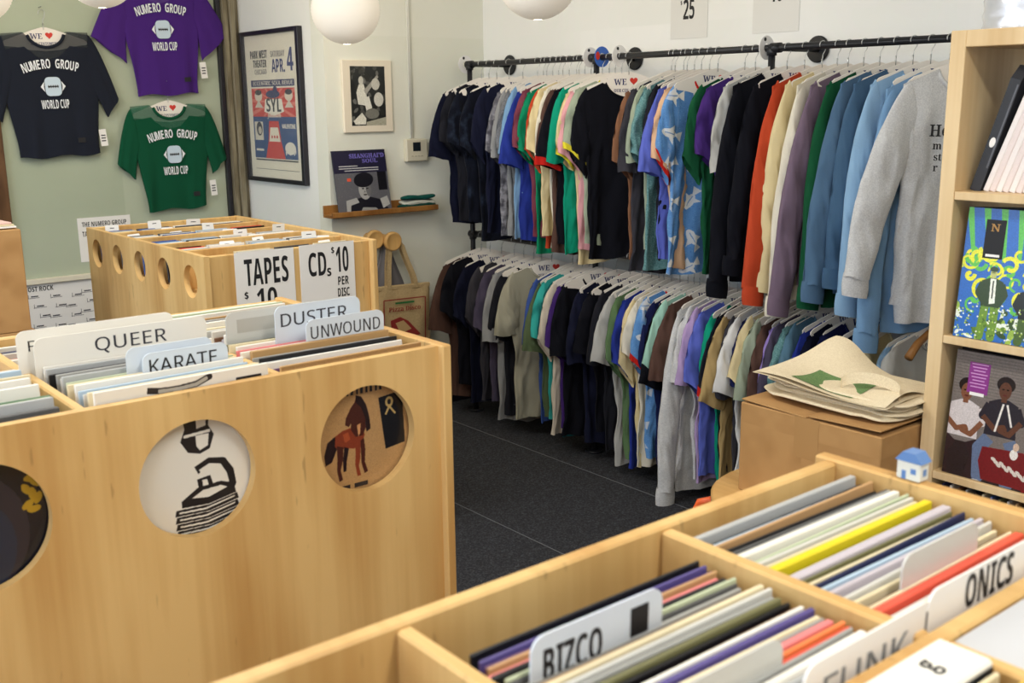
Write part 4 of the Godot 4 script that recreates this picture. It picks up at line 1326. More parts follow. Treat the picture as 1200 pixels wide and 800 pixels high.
func row(name_of: String, list: Array, y: float, shoulder_drop: float) -> void:
	var zs := []
	for g in list:
		zs.append(on_x(g[0], g[1], RAIL_X - 0.212).z)
	for it in 12:                                       # keep neighbours from sitting inside each other
		for i in range(1, zs.size()):
			var d: float = zs[i] - zs[i - 1]
			var need := 0.036 if not list[i][2].ends_with("sweatshirt") else 0.062
			if d < need:
				zs[i] += (need - d) * 0.5
				zs[i - 1] -= (need - d) * 0.5
	var yaws := []
	for i in list.size():
		var open := 0.0
		if i < list.size() - 1:
			open = clampf((zs[i + 1] - zs[i] - 0.05) * 1.6, 0.0, 0.22)
		var yaw := -0.20 - open + rng.randf_range(-0.09, 0.09)
		if list[i][3] == "heather grey printed":
			yaw = -0.50
		yaws.append(yaw)
	for i in range(list.size() - 2, -1, -1):            # a turned garment turns those pressed behind it
		yaws[i] = minf(yaws[i], yaws[i + 1] + 0.045)
	for i in list.size():
		var z := zs[i] as float
		var p := on_x(list[i][0], list[i][1], RAIL_X - 0.212 * cos(yaws[i]))
		z += p.z - 0.212 * sin(yaws[i]) - on_x(list[i][0], list[i][1], RAIL_X - 0.212).z
		hang(name_of, i, list, z, y, yaws[i])
func build_rack() -> void:
	# pipe rail on wall flanges
	var o := thing("clothes_rail", "black iron pipe clothes rail with two tiers fixed to the wall", "clothes rail", Vector3(RAIL_X, 0, -3.0))
	var off := -o.position
	var z_end := -4.565
	for y in [RAIL_TOP, RAIL_LOW]:
		part("pipe", tube([Vector3(RAIL_X, y - 0.012, z_end), Vector3(RAIL_X, y - 0.012, -1.2)], 0.0135, 16), M.black_pipe, o, off)
		for z in [-4.545, -3.62, -2.615, -1.70]:
			part("bracket_pipe", tube([Vector3(RAIL_X, y - 0.012, z), Vector3(3.69, y - 0.012, z)], 0.0125, 12), M.black_pipe, o, off)
			part("wall_flange", drum(0.052, 0.012, 0.004, 24), M.black_pipe, o, Vector3(3.683, y - 0.012, z) + off, Vector3(0, 0, PI / 2))
			part("fitting", tube([Vector3(RAIL_X, y - 0.012, z - 0.022), Vector3(RAIL_X, y - 0.012, z + 0.022)], 0.019, 12), M.black_pipe, o, off)
		part("end_cap", tube([Vector3(RAIL_X, y - 0.012, z_end - 0.006), Vector3(RAIL_X, y - 0.012, z_end + 0.02)], 0.019, 12), M.black_pipe, o, off)
	for z in [-4.55, -3.60, -2.634, -1.25]:
		part("post", tube([Vector3(RAIL_X, 0.0, z), Vector3(RAIL_X, RAIL_TOP - 0.012, z)], 0.0135, 12), M.black_pipe, o, off)
		part("foot_flange", drum(0.045, 0.012, 0.004, 24), M.black_pipe, o, Vector3(RAIL_X, 0.006, z) + off)
		for y in [RAIL_TOP, RAIL_LOW]:
			part("fitting", tube([Vector3(RAIL_X, y - 0.04, z), Vector3(RAIL_X, y - 0.012, z)], 0.019, 12), M.black_pipe, o, off)
	# round size markers clipped on the upper rail
	var marks := [[-4.585, "white", "by the rail end"], [-3.64, "white", "beside the blue marker"], [-3.565, "blue", "on the upper rail"], [-3.455, "white", "above the black T-shirt"], [-2.66, "white", "beside the iron post and dark sweatshirts"]]
	for a in marks:
		var d := thing("size_marker", "round %s plastic size marker %s on the pipe" % [a[1], a[2]], "size marker", Vector3(RAIL_X, RAIL_TOP - 0.010, a[0]), "round plastic size markers on the clothes rail")
		part("disc", ring_disc(0.045, 0.0165, 0.003), flat("marker_" + a[1], c8(232, 232, 232) if a[1] == "white" else c8(40, 96, 190), 0.4), d)
		if a[1] == "blue":
			part("red_spot", prism(ellipse(0.012, 0.018), 0.001), M.red_ink, d, Vector3(-0.028, 0.004, 0.0022))
		else:
			part("ink_mark", prism(ellipse(0.007, 0.007), 0.001), M.ink, d, Vector3(-0.012, 0.031, 0.0022))
	hanger_proto = make_hanger()
	fish_print()
	dyed("dye_night", c8(16, 19, 30), c8(64, 78, 100), 0.016, 0.12, 1.6)
	dyed("dye_grey", c8(70, 70, 78), c8(150, 150, 158), 0.035, -0.2, 2.0)
	dyed("heather_teal", c8(74, 118, 122), c8(122, 160, 160), 0.3, -0.3, 1.6)
	dyed("heather_cloth", c8(186, 187, 188), c8(212, 213, 212), 0.35, -0.3, 1.6)
	dyed("heather_dark", c8(84, 88, 94), c8(130, 132, 138), 0.3, -0.3, 1.6)
	fabric("trim_red", c8(204, 40, 34))
	fabric("trim_white", c8(232, 230, 226))
	fabric("trim_yellow", c8(232, 220, 60))
	fabric("trim_green", c8(20, 120, 80))
	# pixel of the shoulder, kind, look, mesh variant, material, trim
	var upper := [
		[519, 115, "tee", "midnight navy"], [528, 115, "tee", "washed black"], [536, 114, "tee", "black dip-dyed", 1, "dye_night"], [549, 112, "tee", "navy tie-dyed", 2, "dye_night"], [566, 111, "tee", "navy plain", 3],
		[586, 112, "tee", "grey mottled", 4, "dye_grey"], [592, 116, "tee", "ash grey"], [597, 112, "tee", "heather grey striped", 1, "heather_dark"], [602, 112, "tee", "light blue"], [607, 110, "tee", "royal blue"], [612, 111, "tee", "maroon"],
		[617, 110, "tee", "kelly green"], [627, 112, "tee", "orange red"], [633, 112, "tee", "cream"], [640, 114, "tee", "ivory"], [645, 112, "tee", "bark brown"], [650, 112, "tee", "black red-cuffed", 0, "black_cloth", "trim_red"],
		[658, 112, "tee", "bright green"], [663, 114, "tee", "yellow trimmed cream", 2, "cream_cloth", "trim_yellow"], [668, 118, "tee", "pink"], [675, 114, "tee", "sage with yellow collar", 1, "sage_cloth", "trim_yellow"], [681, 114, "tee", "big black", 3, "black_cloth"],
		[736, 115, "tee", "rust brown"], [742, 112, "tee", "charcoal"], [748, 111, "tee", "sage"], [756, 108, "tee", "teal heathered", 2, "heather_teal"], [766, 110, "tee", "washed black faded"], [775, 111, "tee", "periwinkle"], [780, 110, "tee", "peach"],
		[786, 103, "tee", "blue fish-patterned red-trimmed", 3, "fish_cloth", "trim_red"], [817, 111, "tee", "forest green"], [827, 116, "tee", "purple mesh", 1, "purple_cloth"], [852, 102, "tee", "light grey"],
		[862, 99, "sweatshirt", "black heavy", 0], [887, 100, "sweatshirt", "navy black", 3, "black_cloth"], [917, 103, "sweatshirt", "orange red", 4], [939, 105, "sweatshirt", "cream", 1], [949, 106, "sweatshirt", "ivory", 0], [960, 109, "sweatshirt", "mauve", 5],
		[978, 105, "sweatshirt", "forest green", 1], [988, 107, "sweatshirt", "slate blue", 6], [997, 109, "sweatshirt", "dusty blue", 7], [1012, 98, "sweatshirt", "pale blue", 1], [1026, 98, "sweatshirt", "light blue", 0], [1057, 99, "wide_sweatshirt", "heather grey printed", 2, "heather_cloth"]]
	var lower := [
		[520, 322, "tee", "dark brown"], [530, 322, "tee", "black"], [544, 323, "tee", "midnight navy"], [558, 324, "tee", "charcoal"], [568, 328, "tee", "plum grey"], [579, 328, "tee", "ash grey"], [587, 329, "tee", "washed black"], [598, 330, "long_tee", "stone grey", 3],
		[626, 340, "tee", "blue"], [632, 342, "tee", "moss"], [638, 340, "tee", "aqua"], [643, 339, "long_tee", "dark teal"], [648, 338, "tee", "off white"], [653, 344, "tee", "purple"], [659, 344, "tee", "black faded"], [676, 344, "tee", "navy"], [690, 344, "tee", "black thick"], [703, 344, "tee", "washed black dull"],
		[714, 344, "long_tee", "light grey"], [722, 346, "long_tee", "olive green"], [730, 350, "tee", "royal blue"], [738, 352, "tee", "cream"], [747, 353, "long_tee", "ivory"], [757, 355, "long_tee", "blue fish-patterned red-trimmed", 1, "fish_cloth", "trim_red"], [764, 357, "long_tee", "ink blue"], [772, 358, "long_tee", "black plain"],
		[780, 360, "long_tee", "mint"], [785, 364, "tee", "bark brown"], [791, 368, "sweatshirt", "heather grey", 2, "heather_cloth"], [802, 370, "long_tee", "light grey heavy", 3, "heather_cloth"], [811, 374, "long_tee", "lavender"], [820, 370, "tee", "periwinkle"], [835, 367, "long_tee", "bright green", 1], [844, 370, "tee", "blue striped with red collar", 0, "dye_night", "trim_red"],
		[852, 377, "long_tee", "tan"], [858, 380, "tee", "charcoal faded"], [864, 386, "long_tee", "white"], [870, 386, "tee", "ink blue plain"], [877, 392, "long_tee", "cream thick"], [884, 392, "long_tee", "sage"], [892, 394, "tee", "bark brown faded"], [900, 392, "tee", "lilac"], [908, 392, "tee", "plum grey plain"], [914, 392, "tee", "teal", 2, "heather_teal"], [923, 392, "tee", "steel blue"],
		[935, 390, "tee", "royal blue plain"], [946, 392, "tee", "midnight navy plain"], [962, 396, "tee", "ink blue faded"], [982, 400, "tee", "navy faded"], [1000, 402, "tee", "ash grey plain"], [1016, 404, "tee", "cream plain"], [1036, 408, "tee", "pale blue"], [1046, 408, "tee", "light grey plain"]]
	fabric("black_cloth", c8(22, 23, 30))
	fabric("cream_cloth", c8(232, 214, 166))
	fabric("sage_cloth", c8(166, 178, 156))
	fabric("purple_cloth", c8(72, 46, 118))
	row("upper", upper, RAIL_TOP, 0.15)
	row("lower", lower, RAIL_LOW, 0.15)
	hanger_proto.free()
func ring_disc(r: float, hole: float, t: float) -> ArrayMesh:
	var st := begin()
	var n := 28
	for k in n:
		var a := Vector3(cos(TAU * k / n), sin(TAU * k / n), 0)
		var b := Vector3(cos(TAU * (k + 1) / n), sin(TAU * (k + 1) / n), 0)
		var z := Vector3(0, 0, t / 2)
		quad(st, a * hole + z, a * r + z, b * r + z, b * hole + z)
		quad(st, b * hole - z, b * r - z, a * r - z, a * hole - z)
		quad(st, a * r - z, b * r - z, b * r + z, a * r + z)
		quad(st, a * hole + z, b * hole + z, b * hole - z, a * hole - z)
	return done(st)

# ---------------------------------------------------------------- things on the walls
func jersey(label: String, at: Vector3, m: Material, mesh_m: Material, tip: Vector2, tip2: Vector2, hem: float, L: float, tilt: float, sd: float, tag_at: Vector2) -> Node3D:
	var o := thing("football_jersey", label, "jersey", at, "football jerseys hung on the green wall")
	o.rotation.z = tilt
	var top := func(x: float) -> float:
		var ax := absf(x)
		var y := -0.16 * maxf(0.0, ax - 0.09)
		if ax < 0.09:
			y -= sqrt(1.0 - pow(ax / 0.09, 2)) * 0.075
		return y
	var shape := func(u: float, v: float):
		var a := u * TAU
		var c := cos(a)
		var s := sin(a)
		var w := lerpf(0.208, hem + 0.036, smooth(0.0, 0.35, v)) - 0.036 * smooth(0.35, 1.0, v)
		var x := signf(c) * pow(absf(c), 0.7) * w
		var front := s > 0
		var yt: float = top.call(x) if front else top.call(x) * 0.35
		var y := lerpf(yt, -L + 0.007 * sin(x * 30 + sd), v)
		var z := signf(s) * pow(absf(s), 0.6) * 0.012 + 0.008 * smooth(0.25, 1.0, v) * (sin(x * 46 + sd) + 0.6 * sin(x * 83 + sd * 2 + v * 3))
		return Vector3(x, y, z)
	part("yoke", sheet(48, 3, func(u, v): return shape.call(u, v * 0.11), true), mesh_m, o)
	part("body", sheet(48, 18, func(u, v): return shape.call(u, 0.11 + 0.89 * v), true), m, o)
	for sgn in [-1.0, 1.0]:
		var e0 := [Vector2(0.205, -0.018), Vector2(0.25, -0.05), tip]
		var e1 := [Vector2(0.175, -0.24), Vector2(0.20, -0.27), tip2]
		part("sleeve", sheet(22, 10, func(u: float, v: float):
			var a := u * TAU
			var p0 := bez(e0[0], e0[1], e0[2], v)
			var p1 := bez(e1[0], e1[1], e1[2], v)
			var p := (p0 + p1) / 2 + (p0 - p1) / 2 * cos(a)
			return Vector3(p.x * sgn, p.y + 0.004 * sin(a * 4 + sd), sin(a) * (0.012 + 0.006 * v * sin(cos(a) * 7 + sd + sgn))), true), m, o)
	var pts := []
	for k in 24:
		var x := -0.088 + 0.176 * k / 23.0
		pts.append(Vector3(x, top.call(x), 0.010))
	part("collar", tube(pts, 0.008, 8), m, o)
	part("hem_band", sheet(48, 2, func(u, v): 
		var p: Vector3 = shape.call(u, 0.955 + 0.045 * v)
		return Vector3(p.x * 1.005, p.y, p.z + (0.0015 if p.z > 0 else -0.0015)), true), m, o)
	# printed name in an arch, ball, second line
	var word := "NUMERO GROUP"
	for k in word.length():
		if word[k] == " ":
			continue
		var f := (k - 5.5) / 5.5
		letter(word[k], 0.044, M.jersey_print, o, Vector3(f * 0.126, -0.155 - f * f * 0.020, 0.0225), 0.56, null, 0.0, -f * 0.26)
	var ball := part("ball_print", prism(round_rect(0.078, 0.092, 0.022), 0.0012), M.jersey_blue, o, Vector3(0, -0.265, 0.0205))
	for sx in [-1.0, 1.0]:
		part("ball_tip", prism(PackedVector2Array([Vector2(sx * 0.042, 0.024), Vector2(sx * 0.060, 0.0), Vector2(sx * 0.042, -0.024), Vector2(sx * 0.045, 0.0)]), 0.0012), M.jersey_print, ball)
	part("lace", block(0.052, 0.006, 0.0008, 0), M.ink, ball, Vector3(0, 0, 0.001))
	for k in 5:
		part("stitch", block(0.004, 0.014, 0.0008, 0), M.ink, ball, Vector3(-0.022 + k * 0.011, 0, 0.0012))
	fit_text("WORLD CUP", 0.042, 0.134, M.jersey_print, o, Vector3(0, -0.352, 0.0215))
	part("hem_label", block(0.036, 0.024, 0.001, 0), M.ink, o, Vector3(0.105, -L + 0.075, 0.021))
	part("price_tag", block(0.036, 0.085, 0.001, 0), M.paper, o, Vector3(tag_at.x, tag_at.y, 0.020), Vector3(0, 0, 0.06))
	for k in 3:
		part("tag_print", block(0.022, 0.006, 0.0006, 0), M.ink_soft, o, Vector3(tag_at.x, tag_at.y + 0.012 - k * 0.014, 0.0210))
	return o
func mesh_cloth(key: String, c: Color) -> StandardMaterial3D:
	var m := flat(key, Color(c.r, c.g, c.b, 0.72), 0.9)
	m.transparency = BaseMaterial3D.TRANSPARENCY_ALPHA
	return m
func caped_hanger(at: Vector3, label: String, tilt: float, hook_up: bool) -> void:
	var h := make_hanger()
	add_child(h, true)
	h.position = at
	h.rotation.z = tilt
	tag(h, label, "hanger", "paper-caped wire hangers on the green wall")
	if hook_up:
		part("nail", tube([Vector3(0, 0.016, -0.034), Vector3(0, 0.020, 0.012)], 0.002, 6), M.steel, h)
func build_wall_things() -> void:
	var zj := -5.715
	var pb := on_z(52, 37, zj)
	jersey("black mesh football jersey on a caped hanger against the green wall", pb, fabric("jersey_black", c8(38, 42, 53)), mesh_cloth("mesh_black", c8(44, 50, 56)), Vector2(0.325, -0.340), Vector2(0.255, -0.430), 0.195, 0.61, 0.035, 1.0, Vector2(0.215, -0.53))
	caped_hanger(pb + Vector3(-0.005, 0.10, -0.004), "wire hanger with white paper cape holding the black jersey", 0.03, true)
	var pg := on_z(197, 122, zj)
	jersey("green mesh football jersey on a caped hanger below the purple jersey", pg, fabric("jersey_green", c8(22, 84, 58)), mesh_cloth("mesh_green", c8(50, 104, 80)), Vector2(0.305, -0.30), Vector2(0.215, -0.385), 0.165, 0.56, 0.02, 2.6, Vector2(0.205, -0.46))
	caped_hanger(pg + Vector3(0, 0.10, -0.004), "wire hanger with white paper cape holding the green jersey", 0.02, true)
	var pp := on_z(182, -27, zj)
	jersey("purple mesh football jersey with wide sleeves above the green jersey", pp, fabric("jersey_purple", c8(78, 44, 128)), mesh_cloth("mesh_purple", c8(92, 62, 140)), Vector2(0.375, -0.29), Vector2(0.205, -0.43), 0.165, 0.60, 0.04, 4.4, Vector2(0.200, -0.48))
	caped_hanger(pp + Vector3(0, 0.10, -0.004), "wire hanger with white paper cape holding the purple jersey", 0.03, true)
	# sign and chart on the green wall
	var a := on_z(90, 256, -5.748)
	var b := on_z(152, 252, -5.748)
	var s := thing("genre_sign", "white card sign headed in black capitals beside the disc box", "sign", Vector3((a.x + b.x) / 2, a.y - 0.115, -5.7475))
	var w := b.x - a.x
	part("card", block(w, 0.23, 0.003, 0), M.paper, s)
	fit_text("THE NUMERO GROUP", 0.024, w * 0.84, M.ink, s, Vector3(0, 0.080, 0.002))
	fit_text("TAXO", 0.026, 0.060, M.ink, s, Vector3(-w * 0.32, 0.030, 0.002))
	fit_text("MI", 0.026, 0.030, M.ink, s, Vector3(-w * 0.26, -0.012, 0.002))
	fit_text("ROC", 0.026, 0.046, M.ink, s, Vector3(-w * 0.25, -0.080, 0.002))
	var c := thing("genre_chart", "white wall chart of branching music genres below the cream ledge", "chart", Vector3(1.75, 0.60, -5.745))
	part("board", block(0.62, 0.36, 0.004, 0), M.paper, c)
	fit_text("OST ROCK", 0.024, 0.125, M.ink, c, Vector3(-0.225, 0.155, 0.0025))
	for k in 26:
		var x := -0.26 + 0.085 * (k % 6) + 0.012 * ((k * 7) % 5)
		var y := 0.118 - 0.052 * (k / 6) - 0.007 * (k % 3)
		part("ink_line", block(0.052 + 0.006 * (k % 4), 0.0022, 0.0006, 0), M.ink_soft, c, Vector3(x, y - 0.008, 0.0024))
		part("ink_line", block(0.0022, 0.022, 0.0006, 0), M.ink_soft, c, Vector3(x - 0.028, y, 0.0024))
		part("word_mark", block(0.036, 0.006, 0.0006, 0), M.ink_soft, c, Vector3(x + 0.002, y, 0.0024))
	poster()
	# black and white photograph in a pale frame
	var zs := -4.78
	var p0 := on_z(398, 70, zs)
	var p1 := on_z(459, 154, zs)
	var ph := thing("framed_photo", "black and white photograph of musicians in a cream frame above the ledge", "framed photo", Vector3((p0.x + p1.x) / 2, (p0.y + p1.y) / 2, zs + 0.010))
	var pw := p1.x - p0.x
	var phh := p0.y - p1.y
	part("frame", block(pw, phh, 0.018, 0.003), flat("cream_frame", c8(232, 222, 202), 0.5), ph)
	part("photo_print", quad_mesh(pw * 0.70, phh * 0.82), photo_print(), ph, Vector3(0, 0.002, 0.0096))
	# thermostat
	var t0 := on_z(472, 163, zs)
	var t1 := on_z(497, 188, zs)
	var th := thing("thermostat", "cream wall thermostat below the white conduit", "thermostat", Vector3((t0.x + t1.x) / 2, (t0.y + t1.y) / 2, zs + 0.018))
	part("housing", block(t1.x - t0.x, t0.y - t1.y, 0.034, 0.004), M.plastic_cream, th)
	part("display", block(0.048, 0.046, 0.001, 0), M.screen, th, Vector3(-0.002, 0.018, 0.0175))
	for k in 4:
		part("button", block(0.012, 0.006, 0.003, 0.001), flat("button_grey", c8(186, 180, 160), 0.5), th, Vector3(-0.03 + 0.02 * k, -0.030, 0.0178))
	# oak picture ledge
	var l0 := on_z(389, 253, zs + 0.09)
	var l1 := on_z(513, 242, zs + 0.09)
	var lg := thing("picture_ledge", "narrow oak picture ledge holding a record below the photograph", "shelf", Vector3((l0.x + l1.x) / 2, l1.y, zs))
	var lw := l1.x - l0.x
	part("board", block(lw, 0.016, 0.09, 0.001), M.oak, lg, Vector3(0, -0.008, 0.046))
	part("back_rail", block(lw, 0.05, 0.012, 0.001), M.oak, lg, Vector3(0, 0.018, 0.007))
	part("lip", block(lw, 0.026, 0.012, 0.002), M.oak, lg, Vector3(0, -0.001, 0.092))
	var rx := (on_z(398, 250, zs + 0.08).x + on_z(462, 243, zs + 0.08).x) / 2
	var rec := thing("record_sleeve", "black and purple portrait record sleeve leaning on the oak ledge", "record", Vector3(rx - 0.005, l1.y + 0.001, zs + 0.072))
	rec.rotation = Vector3(-0.17, 0, 0.0)
	var rs := part("sleeve", block(0.315, 0.315, 0.005, 0.001), tone("black"), rec, Vector3(0, 0.1575, 0))
	part("cover_print", quad_mesh(0.313, 0.313), portrait_print(), rs, Vector3(0, 0, 0.0028))
	var pm := flat("purple_ink", c8(120, 110, 196), 0.5)
	fit_text("SHANGHAI'D", 0.022, 0.205, pm, rs, Vector3(0.045, 0.128, 0.0034), serif_bold)
	fit_text("SOUL", 0.020, 0.090, pm, rs, Vector3(0.06, 0.102, 0.0034), serif_bold)
	part("sticker", block(0.022, 0.016, 0.0006, 0), flat("orange_sticker", c8(226, 88, 60), 0.6), rs, Vector3(-0.075, 0.01, 0.0034))
	# folded dark green cloths on the ledge
	var fx := on_z(488, 236, zs + 0.05).x
	for k in 3:
		var cs: Color = [c8(24, 72, 64), c8(206, 208, 196), c8(26, 84, 76)][k]
		single("folded_shirt", "%s folded shirt %s on the oak ledge" % [["deep green", "pale", "dark teal"][k], ["lying flat", "between two green shirts", "on top of the pile"][k]], "folded shirt", soft_slab(0.215 - 0.01 * k, 0.022, 0.075, k * 2.0), fabric("fold%d" % k, cs), Vector3(fx + 0.004 * k, l1.y + 0.011 + k * 0.021, zs + 0.052), Vector3.ZERO, "folded shirts piled on the oak ledge")
	# wooden pegs and hanging tote bags
	for q in [[462, 283, "beside the disc box, carrying tote bags", 0.11], [441, 281, "behind the corner of the disc box", 0.085]]:
		var pz: float = zs + q[3]
		var pp0 := on_z(q[0], q[1], pz)
		var pg0 := thing("wooden_peg", "thick round turned wooden peg %s" % q[2], "peg", Vector3(pp0.x, pp0.y, zs))
		part("dowel", drum(0.030, q[3] - 0.03, 0.002, 24), M.stool_wood, pg0, Vector3(0, 0, (q[3] - 0.03) / 2), Vector3(PI / 2, 0, 0))
		part("head", lathe([Vector2(0, -0.016), Vector2(0.044, -0.016), Vector2(0.050, -0.010), Vector2(0.050, 0.010), Vector2(0.044, 0.016), Vector2(0.038, 0.013), Vector2(0, 0.011)], 32), M.stool_wood, pg0, Vector3(0, 0, q[3] - 0.016), Vector3(PI / 2, 0, 0))
	tote()
func soft_slab(w: float, h: float, d: float, sd: float) -> ArrayMesh:
	return sheet(40, 10, func(u: float, v: float):
		var a := u * TAU
		var b := (v - 0.5) * PI
		var cx := signf(cos(a)) * pow(absf(cos(a)), 0.35)
		var cz := signf(sin(a)) * pow(absf(sin(a)), 0.35)
		var k := pow(cos(b), 0.35)
		var x := cx * k * w / 2
		var z := cz * k * d / 2
		var y := signf(sin(b)) * pow(absf(sin(b)), 0.7) * h / 2
		var wob := 0.16 * h * (sin(x * 40 + sd) + sin(z * 55 + sd * 1.7))
		return Vector3(x + 0.003 * sin(z * 60 + sd), y + wob, z + 0.003 * sin(x * 45 + sd)), true)
func photo_print() -> Material:
	var cv := Canvas.new(220, 300, c8(34, 36, 36))
	var r := RandomNumberGenerator.new()
	r.seed = 6
	for k in 60:
		var g := r.randi_range(30, 120)
		cv.oval(r.randf(), r.randf(), r.randf_range(0.02, 0.08), r.randf_range(0.02, 0.07), c8(g, g, g - 4), r.randf() * 3)
	cv.oval(0.30, 0.24, 0.07, 0.07, c8(200, 198, 188))
	cv.poly([[0.24, 0.30], [0.38, 0.30], [0.46, 0.52], [0.40, 0.66], [0.20, 0.64], [0.16, 0.44]], c8(220, 218, 206))
	cv.poly([[0.38, 0.40], [0.78, 0.14], [0.82, 0.18], [0.44, 0.48]], c8(160, 158, 150))
	cv.oval(0.72, 0.30, 0.12, 0.10, c8(196, 194, 184))
	cv.oval(0.80, 0.56, 0.14, 0.12, c8(206, 204, 194))
	cv.poly([[0.36, 0.54], [0.52, 0.50], [0.60, 0.70], [0.44, 0.78]], c8(226, 224, 212))
	cv.oval(0.60, 0.80, 0.20, 0.09, c8(120, 120, 112))
	cv.poly([[0.05, 0.92], [0.30, 0.78], [0.42, 0.88], [0.40, 0.98], [0.10, 0.98]], c8(222, 220, 206))
	cv.poly([[0.42, 0.94], [1.0, 0.86], [1.0, 1.0], [0.42, 1.0]], c8(170, 168, 150))
	cv.oval(0.06, 0.40, 0.08, 0.16, c8(24, 26, 26))
	cv.grain(2, 0.2)
	return print_mat("photo", cv, 0.35)
func portrait_print() -> Material:
	var cv := Canvas.new(300, 300, c8(98, 98, 104))
	var r := RandomNumberGenerator.new()
	r.seed = 2
	for k in 220:
		var g := r.randi_range(70, 150)
		cv.rect(r.randf(), r.randf_range(0.36, 1.0), 0.02, 0.006, c8(g, g, g + 3))
	cv.rect(0, 0, 1, 0.36, c8(36, 34, 58))
	for k in 3:
		cv.rect(0.10 if k != 2 else 0.2, 0.245 + k * 0.036, 0.35 if k == 0 else 0.84 - 0.1 * k, 0.014, c8(206, 206, 206))
	cv.rect(0.80, 0.36, 0.17, 0.30, c8(22, 22, 28))
	cv.poly([[0.16, 1.0], [0.30, 0.80], [0.45, 0.76], [0.62, 0.76], [0.84, 0.82], [0.96, 1.0]], c8(28, 28, 38))
	cv.poly([[0.15, 1.0], [0.16, 0.80], [0.36, 0.76], [0.40, 0.84], [0.24, 0.88], [0.22, 1.0]], c8(172, 172, 170))
	cv.poly([[0.80, 0.80], [0.94, 0.76], [0.98, 0.90], [0.84, 0.96]], c8(176, 176, 174))
	cv.oval(0.53, 0.64, 0.115, 0.16, c8(166, 166, 164))
	cv.oval(0.60, 0.62, 0.05, 0.13, c8(108, 108, 110))
	cv.oval(0.53, 0.48, 0.185, 0.12, c8(26, 26, 34), -0.1)
	cv.oval(0.50, 0.62, 0.024, 0.010, c8(30, 30, 32))
	cv.oval(0.58, 0.62, 0.022, 0.010, c8(30, 30, 32))
	cv.oval(0.53, 0.72, 0.036, 0.012, c8(70, 66, 66))
	cv.poly([[0.52, 0.65], [0.55, 0.68], [0.51, 0.685]], c8(120, 120, 120))
	cv.poly([[0.40, 1.0], [0.46, 0.92], [0.70, 0.94], [0.76, 1.0]], c8(150, 150, 148))
	cv.grain(9, 0.08)
	return print_mat("portrait", cv, 0.3)
func poster() -> void:
	var x := 2.70
	var z0 := -5.656
	var z1 := -4.985
	var y0 := EYE - 0.42
	var y1 := EYE + 0.377
	var w := z1 - z0
	var h := y1 - y0
	var o := thing("framed_poster", "tall framed red and blue concert poster with a black frame", "framed poster", Vector3(x - 0.004, (y0 + y1) / 2, (z0 + z1) / 2))
	o.rotation.y = -PI / 2
	for s in [-1.0, 1.0]:
		part("frame_bar", block(0.030, h, 0.030, 0.002), M.black_frame, o, Vector3(s * (w / 2 - 0.015), 0, 0.012))
		part("frame_bar", block(w - 0.06, 0.022, 0.030, 0.002), M.black_frame, o, Vector3(0, s * (h / 2 - 0.011), 0.012))
	part("backing", block(w - 0.05, h - 0.04, 0.006, 0), flat("poster_paper", c8(226, 220, 200), 0.6), o, Vector3(0, 0, 0.004))
	var cv := Canvas.new(320, 420, c8(226, 220, 200))
	var red := c8(198, 58, 50)
	var blue := c8(40, 72, 122)
	var navy := c8(34, 44, 90)
	cv.rect(0.0, 0.0, 1.0, 0.085, navy)
	cv.rect(0.0, 0.105, 1.0, 0.36, red)
	for k in 14:                                       # pale rays on the red half
		var a := TAU * k / 14.0
		cv.poly([[0.5, 0.28], [0.5 + cos(a) * 0.75, 0.28 + sin(a) * 0.55], [0.5 + cos(a + 0.13) * 0.75, 0.28 + sin(a + 0.13) * 0.55]], c8(214, 116, 100))
	cv.rect(0.0, 0.465, 1.0, 0.535, blue)
	cv.rect(0.0, 0.0, 1.0, 0.085, navy)
	cv.rect(0.0, 0.085, 1.0, 0.02, c8(226, 220, 200))
	cv.poly([[0.38, 0.52], [0.60, 0.52], [0.64, 0.78], [0.72, 1.0], [0.26, 1.0], [0.34, 0.78]], red)
	cv.poly([[0.40, 0.60], [0.58, 0.60], [0.62, 0.78], [0.36, 0.78]], c8(226, 220, 200))
	for q in [[0.16, 0.20], [0.86, 0.20]]:
		cv.oval(q[0], q[1], 0.09, 0.07, c8(218, 206, 186))
		cv.oval(q[0], q[1] - 0.045, 0.08, 0.035, c8(40, 34, 44))
		cv.poly([[q[0] - 0.10, q[1] + 0.15], [q[0], q[1] + 0.05], [q[0] + 0.10, q[1] + 0.15]], c8(206, 196, 180))
	cv.oval(0.50, 0.18, 0.16, 0.05, navy)
	cv.oval(0.56, 0.13, 0.05, 0.05, navy)
	cv.poly([[0.32, 0.24], [0.70, 0.24], [0.74, 0.40], [0.52, 0.45], [0.28, 0.40]], c8(232, 228, 212))
	cv.rect(0.03, 0.53, 0.20, 0.24, c8(214, 208, 190))
	cv.oval(0.14, 0.62, 0.07, 0.09, c8(34, 36, 56))
	cv.oval(0.15, 0.64, 0.04, 0.05, c8(198, 190, 172))
	cv.oval(0.84, 0.86, 0.12, 0.08, c8(222, 218, 204))
	for k in 8:
		cv.oval(0.74 + 0.03 * k, 0.92 - 0.02 * (k % 3), 0.012, 0.03, c8(222, 218, 204))
	for k in 3:
		cv.oval(0.43 + 0.06 * k, 0.72, 0.018, 0.02, red)
	cv.rect(0.04, 0.88, 0.18, 0.03, c8(220, 214, 198))
	part("poster_print", quad_mesh(w * 0.74, h * 0.52), print_mat("poster_art", cv, 0.5), o, Vector3(-0.005, -0.065, 0.0078))
	var nm := flat("poster_navy", c8(40, 54, 108), 0.6)
	var cm := flat("poster_cream", c8(230, 224, 206), 0.6)
	var zt := 0.0085
	var ww := w * 0.74
	fit_text("PARK WEST", 0.040, ww * 0.40, M.ink_soft, o, Vector3(-ww * 0.29, h * 0.345, zt))
